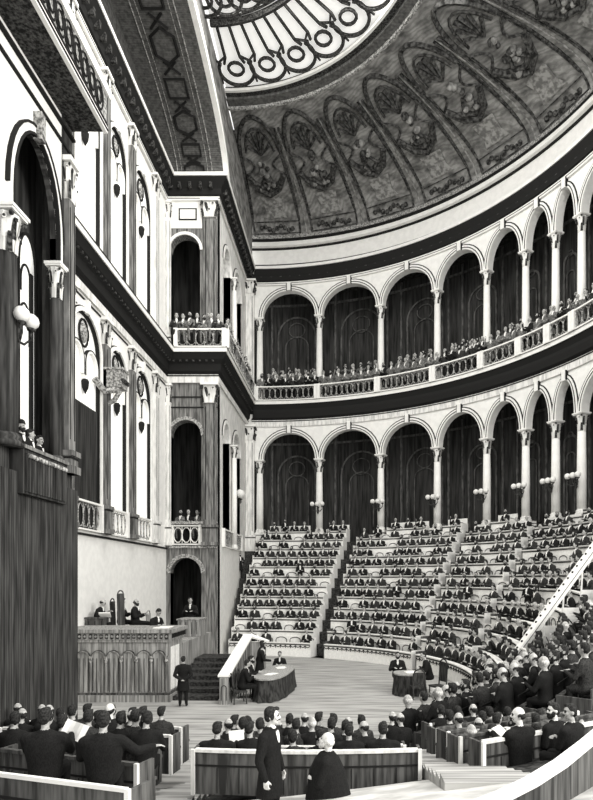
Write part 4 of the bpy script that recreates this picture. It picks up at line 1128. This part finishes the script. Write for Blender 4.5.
def cloth_table(name, x, y, rx, ry, rz, h, label):
    e = empty(name, (x, y, 0), rz, label, 'table', None)
    m_ = MB(); sg = 48; rows = ((0.02, 1.10, .10), (h * .5, 1.03, .06), (h - .04, 1.0, .0))
    vs_ = []; 
    for z, k_, wv in rows:
        for i in range(sg):
            a = 2 * PI * i / sg; q = k_ + wv * math.sin(a * 14) * .5; c_, s_ = math.cos(a), math.sin(a); pw = .75
            vs_.append((rx * q * math.copysign(abs(c_) ** pw, c_), ry * q * math.copysign(abs(s_) ** pw, s_), z))
    fs = [(j * sg + i, j * sg + (i + 1) % sg, (j + 1) * sg + (i + 1) % sg, (j + 1) * sg + i) for j in range(2) for i in range(sg)]
    m_.add(vs_, fs); part(m_, 'hanging_cloth', M_CLOTH, e, True)
    m_ = MB(); top = [(x_ * 1.02, y_ * 1.02) for x_, y_, z_ in vs_[-sg:]]
    m_.add([(a, b, h - .05) for a, b in top] + [(a, b, h) for a, b in top], [tuple(range(sg))[::-1], tuple(range(sg, 2 * sg))] + [(i, (i + 1) % sg, sg + (i + 1) % sg, sg + i) for i in range(sg)])
    part(m_, 'tabletop', M_CLOTHT, e)
    return e
cloth_table('oval_table', -2.98, 24.0, .6, 1.95, -.1, .85, 'long oval table under a dark hanging cloth left of centre floor')
cloth_table('round_table', 2.35, 23.7, .62, .6, 0, .85, 'small round table under a dark cloth before the right benches')
for i, (x, y, r_, lab) in enumerate(((-2.9, 24.9, .3, 'white sheet at the far end of the oval table'), (-3.1, 23.2, -.3, 'white sheet at the near end of the oval table'), (2.35, 23.7, .2, 'white sheets on the small round table'))):
    m_ = MB(); m_.box(-.16, .16, -.22, .22, 0, .012); m_.box(-.05, .25, -.1, .28, .012, .024); o = m_.build('sheet_of_paper', M_PAPER, None, False, (x, y, .851)); o.rotation_euler = (0, 0, r_); tag(o, lab, 'papers', 'papers on the floor tables')
chair(-4.05, 21.9, 0, -PI / 2 + .4, 'dark chair at the near end of the oval table', 1.1, M_CLOTH)
chair(-4.0, 23.0, 0, -PI / 2, 'dark chair in the middle left of the oval table', 1.1, M_CLOTH)
chair(3.35, 22.95, 0, PI / 2 + .5, 'tall-backed dark chair standing right of the round table', 1.45, M_CLOTH)
chair(2.55, 22.75, 0, PI * .05, 'dark chair in front of the round table', 1.15, M_CLOTH)

# ---------------------------------------------------------------- larger figures
def figure(prims, label, loc, rz, voxel=.012, group=None, split=True, scale=1.0):
    """body as one continuous surface; coat and hair as children that lie over it"""
    o_lab = lambda p: p[-1].lstrip('#')
    clothes = [p for p in prims if o_lab(p) in ('coat', 'coat2')]
    hair = [p for p in prims if o_lab(p) in ('hair', 'hairw') and not p[-1].startswith('#')]
    body = mesh_of([p for p in prims if o_lab(p) not in ('hair', 'hairw')], 'person', voxel, smooth=2, paint=[p for p in prims if p not in hair] if False else [p for p in prims if not (o_lab(p) in ('hair', 'hairw') and not p[-1].startswith('#'))])
    o = bpy.data.objects.new('person', body); COL.objects.link(o); o.location = loc; o.rotation_euler = (0, 0, rz); o.scale = (scale,) * 3
    tag(o, label, 'person', group)
    if hair:
        hm = mesh_of(hair, 'hair', voxel * .8, smooth=2); h = bpy.data.objects.new('hair', hm); COL.objects.link(h); kid(h, o)
    if split:
        cm = mesh_of(clothes, 'coat', voxel * 1.2, smooth=3, grow=.012); c = bpy.data.objects.new('coat', cm); COL.objects.link(c); kid(c, o)
    return o
def fz(x, y): return floor_z(x, y)
# podium
figure(seated_prims(headyaw=-.3, beard='full', style='bald'), 'presiding man in black seated in the tall chair at the podium', (-8.95, 25.0, 2.1), -PI / 2, .02, scale=1.2)
figure(seated_prims(headyaw=.2, headpitch=-.35, lean=.25, arms='paper', style='bald'), 'leftmost man in black at the podium bending over a paper', (-10.35, 24.5, 2.1), -PI / 2, .02, scale=1.2)
figure(seated_prims(headpitch=-.6, lean=.3), 'man in black bowed over the podium papers', (-8.0, 24.4, 1.72), -PI / 2 - .5, .02, scale=1.2)
figure(seated_prims(headyaw=.2, lean=.2), 'man in black writing at the side desk before the dark doorway', (-7.6, 28.75, 2.05), PI, .02, scale=1.2)
figure(seated_prims(headyaw=-.4, style='side'), 'man in dark coat turned away left of the tall podium chair', (-9.75, 25.6, 2.1), -PI / 2, .02, scale=1.2)
figure(standing_prims(gesture='behind', style='short', shirt=False), 'usher in black standing beside the podium corner', (-5.95, 21.4, 0), .2, .02)
# clerks at the tables
figure(standing_prims(gesture='point', lean=.15, beard='full'), 'man in dark coat standing at the far end of the oval table', (-3.72, 24.6, 0), -1.2, .02, scale=1.08)
figure(standing_prims(gesture='crossed', lean=.1, style='short'), 'second man standing behind the oval table clerks', (-3.85, 25.6, 0), -1.6, .02, scale=1.08)
figure(seated_prims(coat='coat', lean=.2), 'clerk seated at the near left of the oval table', (-3.98, 22.1, 0), -PI / 2 + .4, .02, scale=1.15)
figure(seated_prims(coat='coat', lean=.1, beard='full'), 'clerk seated at the middle left of the oval table', (-3.95, 23.3, 0), -PI / 2, .02, scale=1.15)
figure(seated_prims(coat='coat', lean=.15, arms='desk'), 'clerk with white collar at the far end of the oval table', (-3.1, 26.6, 0), PI, .02)
figure(seated_prims(coat='coat', beard='full', lean=.1), 'bearded clerk seated behind the small round table', (1.95, 24.7, 0), PI, .02, scale=1.15)
figure(seated_prims(coat='coat', lean=.25, headyaw=.3), 'clerk in black leaning on the right of the small round table', (3.2, 24.1, 0), PI / 2, .02, scale=1.2)
# loge spectators
figure(standing_prims(style='hat', beard='full', gesture='crossed'), 'man in a round hat standing in the left loge', (-7.88, 14.33, 6.5), -PI / 2 - .3, .016)
figure(standing_prims(style='short', beard='moust', gesture='crossed', headyaw=.5), 'middle spectator in black in the left loge', (-7.95, 14.85, 6.45), -PI / 2, .016)
figure(standing_prims(style='short', gesture='point', headyaw=-.5), 'rightmost spectator in black in the left loge', (-7.95, 15.3, 6.4), -PI / 2 + .2, .016)

# foreground benches: backs and ends seen from behind
def fore_bench(p0, p1, h, label, grp, white_end=None, m=M_WOODD, curve=0.0, top=M_STONE, seat_side=1, rw=.08):
    """p0, p1: ends of the top edge of the back (world); seat faces the podium floor"""
    p0, p1 = V(p0), V(p1); c = V(((p0.x + p1.x) / 2, (p0.y + p1.y) / 2, min(p0.z, p1.z) - h))
    e = empty('bench', c, 0, label, 'bench', grp); d = V((p1.x - p0.x, p1.y - p0.y, 0)); L = d.length; t = d.normalized(); nn = V((-t.y, t.x, 0)) * seat_side
    n = 10
    def pt(u, o, z):
        q = p0.lerp(p1, u) + nn * (o + curve * 4 * u * (1 - u)); return V((q.x, q.y, q.z - h + z)) - c
    def slab(u0, u1, o0_, o1_, z0, z1, m_, mi=0, k=n):
        for i in range(k):
            a, b = lerp(u0, u1, i / k), lerp(u0, u1, (i + 1) / k)
            P = [pt(a, o0_, z0), pt(b, o0_, z0), pt(b, o1_, z0), pt(a, o1_, z0), pt(a, o0_, z1), pt(b, o0_, z1), pt(b, o1_, z1), pt(a, o1_, z1)]
            fs = [(3, 2, 1, 0), (4, 5, 6, 7), (0, 1, 5, 4), (2, 3, 7, 6)] + ([(3, 0, 4, 7)] if i == 0 else []) + ([(1, 2, 6, 5)] if i == k - 1 else [])
            m_.add(P, fs, mi)
    m_ = MB(); slab(0, 1, 0, .06, 0, h - .05, m_); slab(0, 1, -.012, 0, h * .62, h * .66, m_, 1)
    for u in np.linspace(.1, .9, 9): slab(u, u + .012 / max(L, .5), -.01, 0, .03, h * .6, m_, 1, 1)
    part(m_, 'backrest', [m, M_INK], e)
    m_ = MB(); slab(0, 1, -.02, rw, h - .05, h, m_); part(m_, 'top_rail', top, e)
    m_ = MB(); slab(0, 1, .06, .48, .38, .42, m_); slab(0, 1, .4, .44, 0, .38, m_); part(m_, 'seat', m, e)
    for u in (0, 1):
        m_ = MB(); k_ = .05 / L
        slab(u - k_ if u == 0 else u, u if u == 0 else u + k_, -.03, .34, 0, h * .97, m_, 0, 1)
        slab(u - k_ - .002 if u == 0 else u - .001, u + .001 if u == 0 else u + k_ + .002, -.05, -.0, 0, h * 1.0, m_, 1, 1)
        part(m_, 'end_panel', [m, white_end or top], e)
    return e
FB = 'dark wooden benches in the near rows'
def W(px, py, z): return at_z(px, py, z)
# centre block
fore_bench((-2.48, 9.6, 1.80), (1.09, 9.6, 1.80), .72, 'large dark curved bench nearest the viewer in the centre', FB, curve=-.12)
fore_bench((-2.3, 10.75, 1.55), (.95, 10.75, 1.55), .75, 'second dark bench of the centre block, partly behind the heads', FB, curve=-.12)
fore_bench((-2.3, 11.95, 1.22), (.85, 11.95, 1.22), .75, 'foremost low dark bench of the centre block at the floor', FB, curve=-.12)
# left block
for i, (px, py, z, h, lab) in enumerate(((127, 788, 2.2, .8, 'white-topped dark bench back at the bottom left corner'), (136, 763, 2.0, .75, 'dark bench with white end below the man with outstretched arm'),
        (149, 741, 1.85, .78, 'third dark bench with white end in the lower left block'), (170, 735, 1.55, .75, 'fourth dark bench with white end in the lower left block'), (180, 727, 1.32, .8, 'foremost dark bench of the lower left block at the floor'))):
    p1 = W(px, py, z); dirv = V((-1.75, .55 if i < 2 else .3, 0)); L_ = 2.4 if i < 2 else 3.6
    p0 = p1 + dirv.normalized() * L_
    fore_bench(p0, p1, h, lab, FB, M_WHITE, M_WOODD, top=M_WHITE if i < 1 else (M_WOODD if i == 1 else M_STONE), rw=.03 if i < 1 else .05)
# right block
for i, (px, py, z, h, lab) in enumerate(((484, 741, 2.0, .72, 'nearest right bench with a tall white end beside the seated reader'), (461, 736, 1.9, .72, 'second right bench from the viewer with a pale end'),
        (449, 731, 1.78, .75, 'third right bench from the viewer with a white end'), (438, 728, 1.55, .75, 'fourth right bench from the viewer with a white end'), (431, 723, 1.35, .8, 'foremost right bench of the near block at the floor'))):
    p0 = W(px, py, z); dv = V((14.6, 6.5, 0)).normalized(); p1 = p0 + dv * (3.2 - .1 * i) + V((0, 0, .1))
    fore_bench(p0, p1, h, lab, FB, M_WHITE if i != 1 else M_STONE, M_WOODD, top=M_WOODD if i else M_STONE)
# sweeping parapet at the bottom right
e = empty('curved_parapet', (2.5, 7.4, 1.3), 0, 'sweeping curved parapet with broad white top in the bottom right corner', 'parapet')
pp_ = [W(x, y, 2.75) for x, y in ((470, 812), (500, 800), (530, 785), (560, 766), (585, 746), (612, 722))]
for nm, (w0, w1, z0, z1, mm) in (('panel', (0.0, .05, -.95, 0, M_WOODD)), ('top_rail', (-.06, .07, 0, .05, M_WHITE))):
    m_ = MB()
    for i in range(5):
        a, b = pp_[i], pp_[i + 1]; t = (b - a).normalized(); nn = V((t.y, -t.x, 0))
        P = [a + nn * w0, b + nn * w0, b + nn * w1, a + nn * w1]
        m_.add([p + V((0, 0, z0)) - e.location for p in P] + [p + V((0, 0, z1)) - e.location for p in P], [(3, 2, 1, 0), (4, 5, 6, 7), (0, 1, 5, 4), (1, 2, 6, 5), (2, 3, 7, 6), (3, 0, 4, 7)])
    part(m_, nm, mm, e)
# aisle steps and pale walkway
st = MB()
for (xa, xb, ya, yb) in ((1.2, 2.4, 7.6, 13.0), (-3.5, -2.55, 8.6, 13.0)):
    y = ya
    while y < yb:
        z = fz((xa + xb) / 2, y); st.box(xa, xb, y, y + .4, z - .4, z + .06); y += .42
structure(st, 'floor_aisle_steps', M_FLOOR)
st = MB()
for i in range(14):
    for j in range(6):
        x0, x1 = -4 + i * .38, -4 + (i + 1) * .38; y0, y1 = 5.5 + j * .62, 5.5 + (j + 1) * .62
        z = lambda x, y: fz(x, y) + .03
        st.quad((x0, y0, z(x0, y0)), (x1, y0, z(x1, y0)), (x1, y1, z(x1, y1)), (x0, y1, z(x0, y1)))
for i in range(8):
    for j in range(4):
        x0, x1 = 1.32 + i * .4, 1.32 + (i + 1) * .4; y0, y1 = 5.2 + j * .6, 5.2 + (j + 1) * .6
        st.quad((x0, y0, z(x0, y0)), (x1, y0, z(x1, y0)), (x1, y1, z(x1, y1)), (x0, y1, z(x0, y1)))
structure(st, 'floor_walkway', M_PALE)

# foreground people, placed where they sit or stand
def seat_at(px, py_head, Y, **kw):
    """seat a person so that the top of the head shows at this pixel at distance Y"""
    a, b = px_dir(px, py_head); return (a * Y, Y, EYE + b * Y - 1.36)
NEAR = [
 (45, 708, 7.75, dict(arms='paper', broad=1.25, style='side', shirt=False, headyaw=-.3), 'broad man in black seen from behind reading a newspaper', 0.1, 1.0),
 (103, 711, 7.75, dict(arms='out', broad=1.25, style='side', shirt=False), 'broad man in black seen from behind, right arm stretched along the bench', 0.15, 1.0),
 (217, 722, 9.95, dict(arms='lap', broad=1.3, shirt=False, headpitch=-.2), 'stout man in black seen from behind at the left end of the centre bench', 0, 1.0),
 (250, 722, 10.2, dict(arms='paper', shirt=True, headyaw=-.6), 'man reading a white sheet beside the stout man', 0.3, .95),
 (349, 724, 10.0, dict(arms='lap', broad=1.15, shirt=False), 'man in black from behind, right of the white-haired man', 0, .95),
 (383, 722, 10.0, dict(arms='lap', broad=1.25, shirt=False), 'man in black from behind at the right end of the centre bench', 0, .98),
 (520, 707, 9.6, dict(arms='paper', broad=1.15, style='bald', skin='skinl', beard='moust', hair='hair', headyaw=1.0), 'bald bearded man in a black cloak holding a white paper at right', .5, 1.08),
 (555, 703, 9.9, dict(arms='lap', broad=1.1, skin='skinl', headyaw=1.2, beard='full'), 'pale-faced bearded man in black behind the cloaked reader', .6, 1.02),
 (572, 704, 9.2, dict(arms='cross', broad=1.2, style='short', headyaw=1.0), 'large dark figure at the right edge of the picture', .7, 1.0),
]
for px, py, Y, kw, lab, rz, sc in NEAR:
    p = seat_at(px, py, Y)
    figure(seated_prims(**kw), lab, (p[0], p[1], p[2] + 1.36 * (1 - sc)), rz, .014, scale=sc)
figure(standing_prims(style='side', beard='moust', headyaw=.25, gesture=None, skin='skinl'), 'tall moustached man in black frock coat standing before the centre bench', (at_y(270, 707, 8.3).x, 8.3, EYE - 127 * 8.3 / 600 - 1.78), -1.9, .012)
figure(standing_prims(style='bald', beard='full', hair='hairw', skin='skinl', headyaw=-.1, headpitch=.3, gesture='crossed', shirt=False, lean=-.05) + [loft([(0, -.02, .5, .36, .36), (0, -.02, .9, .31, .31), (0, 0, 1.25, .26, .24), (0, 0, 1.42, .2, .16), (0, 0, 1.5, .09, .09)], 'coat')], 'white-haired bearded man in a black cloak looking up at the tall man', (at_y(327, 732, 8.5).x, 8.5, EYE - 152 * 8.5 / 600 - 1.78), PI / 2 - .15, .012)
# newspaper and sheet
m_ = MB(); N = 6
for i in range(N):
    a, b = i / N, (i + 1) / N; f_ = lambda u: V((-.2 + .4 * u, .04 * math.sin(u * 6), 0))
    m_.quad(f_(a), f_(b), f_(b) + V((0, 0, .24)), f_(a) + V((0, 0, .24))); m_.quad(f_(a) + V((0, .006, 0)), f_(b) + V((0, .006, 0)), f_(b) + V((0, .006, .24)), f_(a) + V((0, .006, .24)))
o = m_.build('newspaper', M_PAPER, None, False, at_y(70, 739, 8.3)); o.rotation_euler = (-.5, .2, -.35); tag(o, 'open white newspaper held by the broad man at lower left', 'newspaper')
m_ = MB(); m_.box(-.16, .16, 0, .006, 0, .26); o = m_.build('sheet_of_paper', M_PAPER, None, False, at_y(508, 737, 9.9)); o.rotation_euler = (-1.0, 0, .9); tag(o, 'white paper in the hands of the bald man at right', 'papers')
m_ = MB(); m_.box(-.13, .13, 0, .006, 0, .22); o = m_.build('sheet_of_paper', M_PAPER, None, False, at_y(237, 742, 10.45)); o.rotation_euler = (-.7, 0, .3); tag(o, 'white sheet read by the man beside the stout man', 'papers')
# rows of smaller figures in the near blocks
def near_row(pxs, py, Y, what, jit=3):
    for i, px in enumerate(pxs):
        v = random.randrange(6); p = seat_at(px, py + random.uniform(-jit, jit), Y)
        QUEUE.append((Y, V(p), random.uniform(-.4, .4), v, '%s person from left, %s, %s' % (ordn(i), what, DESC[v]), 'people on the near benches'))
near_row([268, 293, 320], 729, 10.35, 'on the nearest centre bench')
near_row([228, 243, 262, 278, 296, 312, 331, 345, 366], 719, 11.4, 'on the second centre bench')
near_row([232, 248, 260, 275, 289, 303, 318, 334, 350, 362, 391, 402], 715, 12.6, 'on the foremost centre bench')
near_row([14, 62, 88, 120, 135], 712, 9.9, 'third row of the lower left block')
near_row([20, 48, 72, 98, 128, 142], 708, 11.2, 'fourth row of the lower left block')
near_row([16, 38, 60, 84, 112, 132, 160], 706, 12.6, 'foremost row of the lower left block')
near_row([472, 492, 536], 722, 10.2, 'second row of the near right block')
near_row([460, 478, 496, 514, 536, 560, 580], 716, 11.1, 'third row of the near right block')
near_row([450, 464, 482, 500, 520, 542, 565, 587], 711, 12.2, 'fourth row of the near right block')
near_row([441, 458, 474, 490, 508, 526, 544, 562, 582], 706, 13.3, 'foremost row of the near right block')
# bald light-faced man in the left crowd
figure(seated_prims(style='bald', skin='skinl', headpitch=.3, headyaw=-.6), 'light-faced bald man looking up in the lower left block', seat_at(110, 703, 10.6), .4, .016)
figure(seated_prims(style='side', beard='full', coat='coat', headyaw=.8), 'tall bearded person standing out at the aisle end of the lower left block', seat_at(146, 711, 9.7), .2, .016)
# a few who stand among the benches of the hemicycle
for px, k, lab in ((285, 11, 'deputy standing in the top row of the left block'), (240, 7, 'deputy standing in the left block near the stair'), (300, 6, 'deputy standing in the middle of the left block'), (352, 1, 'deputy standing in the aisle end of the middle block'),
        (378, 10, 'deputy standing high in the middle block'), (397, 4, 'deputy standing at the right end of the middle block'), (468, 4, 'deputy standing among the right block benches'), (528, 4, 'dark cloaked deputy standing beside the sloping rail')):
    R = R0 + k * TIER_D + .42; th = th_of_px(px, R); p = ring(th, R, k * rise(th))
    o = bpy.data.objects.new('person', STAND); COL.objects.link(o); o.location = p; o.rotation_euler = (0, 0, PI - th + .4); tag(o, lab, 'person', 'standing deputies')
    QUEUE[:] = [q for q in QUEUE if (q[1] - p).length > .5]

# spectators of the upper galleries
GAL = []
def gal(p, rz): GAL.append((p, rz))
t = tcs[0] + .02
while t < math.radians(88):
    p = ring(t, R_BAL + .42, 18.1 + random.uniform(-.06, .1))
    if 350 + 600 * p.x / p.y > 600: break
    near = min(abs(t - c) for c in CTH)
    gal(p, PI - t + random.uniform(-.5, .5))
    if near > .03: gal(ring(t + .014, R_BAL + 1.2, 18.6 + random.uniform(-.1, .12)), PI - t + random.uniform(-.5, .5)); gal(ring(t + .004, R_BAL + 1.8, 18.95 + random.uniform(-.15, .12)), PI - t + random.uniform(-.5, .5))
    t += .028
for i in range(7): gal(V((-10.0 + i * .40, YP0 - .32, 18.0 + random.uniform(-.05, .1))), PI + random.uniform(-.5, .5))
for i in range(13): gal(V((XP + .32, YP0 + .2 + i * .68, 17.95 + random.uniform(-.04, .08))), -PI / 2 + random.uniform(-.4, .4))
for i in range(3): gal(V((-10.05 + i * .5, YP0 + .75, 6.85)), PI + random.uniform(-.4, .4))

# the nearest 300 people stand as objects of their own, the remainder forms one crowd
QUEUE.sort(key=lambda q: q[0])
N_OWN = 268
SC = lambda q: 1.2 if 'bench' in q[5] and 'hemi' in q[5] or q[5].startswith('deputies') else 1.0
for q in QUEUE[:N_OWN]:
    o = bpy.data.objects.new('person', VARI[q[3]][0]); COL.objects.link(o); o.location = q[1]; o.rotation_euler = (0, 0, q[2]); o.scale = (SC(q),) * 3
    tag(o, q[4], 'person', q[5])
rest = [(q[1], q[2], q[3], 0) for q in QUEUE[N_OWN:]] + [(p, rz, random.randrange(6), 1) for p, rz in GAL]
print('people', len(QUEUE), 'rest', len(rest))
vv, ff, mi_, mats_ = [], [], [], [M_COAT, M_COAT2, M_SKIN, M_HAIR, M_HAIRG, M_SHIRT, M_INK, M_COATG]
cache = []
for me, _ in VARI:
    bm = bmesh.new(); bm.from_mesh(me); 
    v = np.array([x.co[:] for x in bm.verts]); f = [[y.index for y in x.verts] for x in bm.faces]; m = [mats_.index(me.materials[x.material_index]) for x in bm.faces]; bm.free()
    cache.append((v, f, m))
off = 0
for p, rz, k, g in rest:
    v, f, m = cache[k]; c, s_ = math.cos(rz), math.sin(rz); R = np.array([[c, -s_, 0], [s_, c, 0], [0, 0, 1]]) * (1.35 if g else 1.2)
    vv.append(v @ R.T + np.array(p[:])); ff += [[i + off for i in q] for q in f]; mi_ += [7 if (x < 2 and g and (len(vv) % 3)) else x for x in m]; off += len(v)
me = bpy.data.meshes.new('crowd'); me.from_pydata(np.concatenate(vv).tolist(), [], ff)
for m in mats_: me.materials.append(m)
me.polygons.foreach_set('material_index', mi_); me.polygons.foreach_set('use_smooth', [True] * len(ff)); me.update()
o = bpy.data.objects.new('crowd', me); COL.objects.link(o)
tag(o, 'crowd of spectators along the galleries and in the topmost rows', 'crowd', kind='stuff')

# ---------------------------------------------------------------- bracket lamps
def bracket_lamp(loc, rz, label, group, n=3, r=.17):
    e = empty('bracket_lamp', loc, rz, label, 'lamp', group)
    m_ = MB(); m_.lathe([(.02, -.55), (.09, -.4), (.06, -.2), (.1, 0)], (0, -.12, 0), 8)
    for i in range(n):
        x = (i - (n - 1) / 2) * .38
        m_.tube([(0, 0, -.25), (x * .5, -.25, -.35), (x, -.35, -.2), (x, -.35, 0)], .03, 6)
        m_.lathe([(.03, -.05), (.09, .0), (.1, .03)], (x, -.35, 0), 8)
    part(m_, 'bracket', M_DARK, e)
    for i in range(n):
        x = (i - (n - 1) / 2) * .38; m_ = MB(); m_.ball((x, -.35, r + .02), r, 12); part(m_, 'globe', M_GLOBE, e, True)
    return e
L0 = None
for i, t in enumerate(CTH[1:8]):
    p = ring(t, R_COL - .3, 9.9)
    lab = 'globe bracket lamp on the %s column of the lower arcade' % ORD[i + 1]
    if L0 is None: L0 = bracket_lamp(p, -t, lab, 'globe lamps on the arcade columns')
    else: copy_tree(L0, p, -t, lab)
bracket_lamp((XP + .05, 40.0, 9.9), PI / 2, 'globe bracket lamp on the side of the pier', 'globe lamps on the piers', 2, .3)
bracket_lamp((XN + .06, 13.15, 10.05), PI / 2, 'large globe bracket lamp on the near dark column above the loge', 'globe lamps on the piers', 2, .17)
m_ = MB(); e = empty('wall_bracket', (XW, 25.9, 12.6), 0, 'carved console with scrollwork on the left wall below the window arches', 'bracket')
m_.tube([(.05, -.9, .3), (.3, -.5, -.1), (.6, 0, .1), (.75, .3, .5)], .14, 6); m_.tube([(.05, .2, -.5), (.5, .1, -.3), (.75, .2, .2)], .1, 6); part(m_, 'scroll', M_MID, e)
m_ = MB(); m_.box(.1, .9, -.1, .55, .2, .95); m_.box(.05, .95, -.15, .6, .95, 1.05)
for i in range(5): m_.ball((.92, -.05 + i * .14, .5), .1, 6, 1)
part(m_, 'carved_block', [M_MID, M_DARK], e)
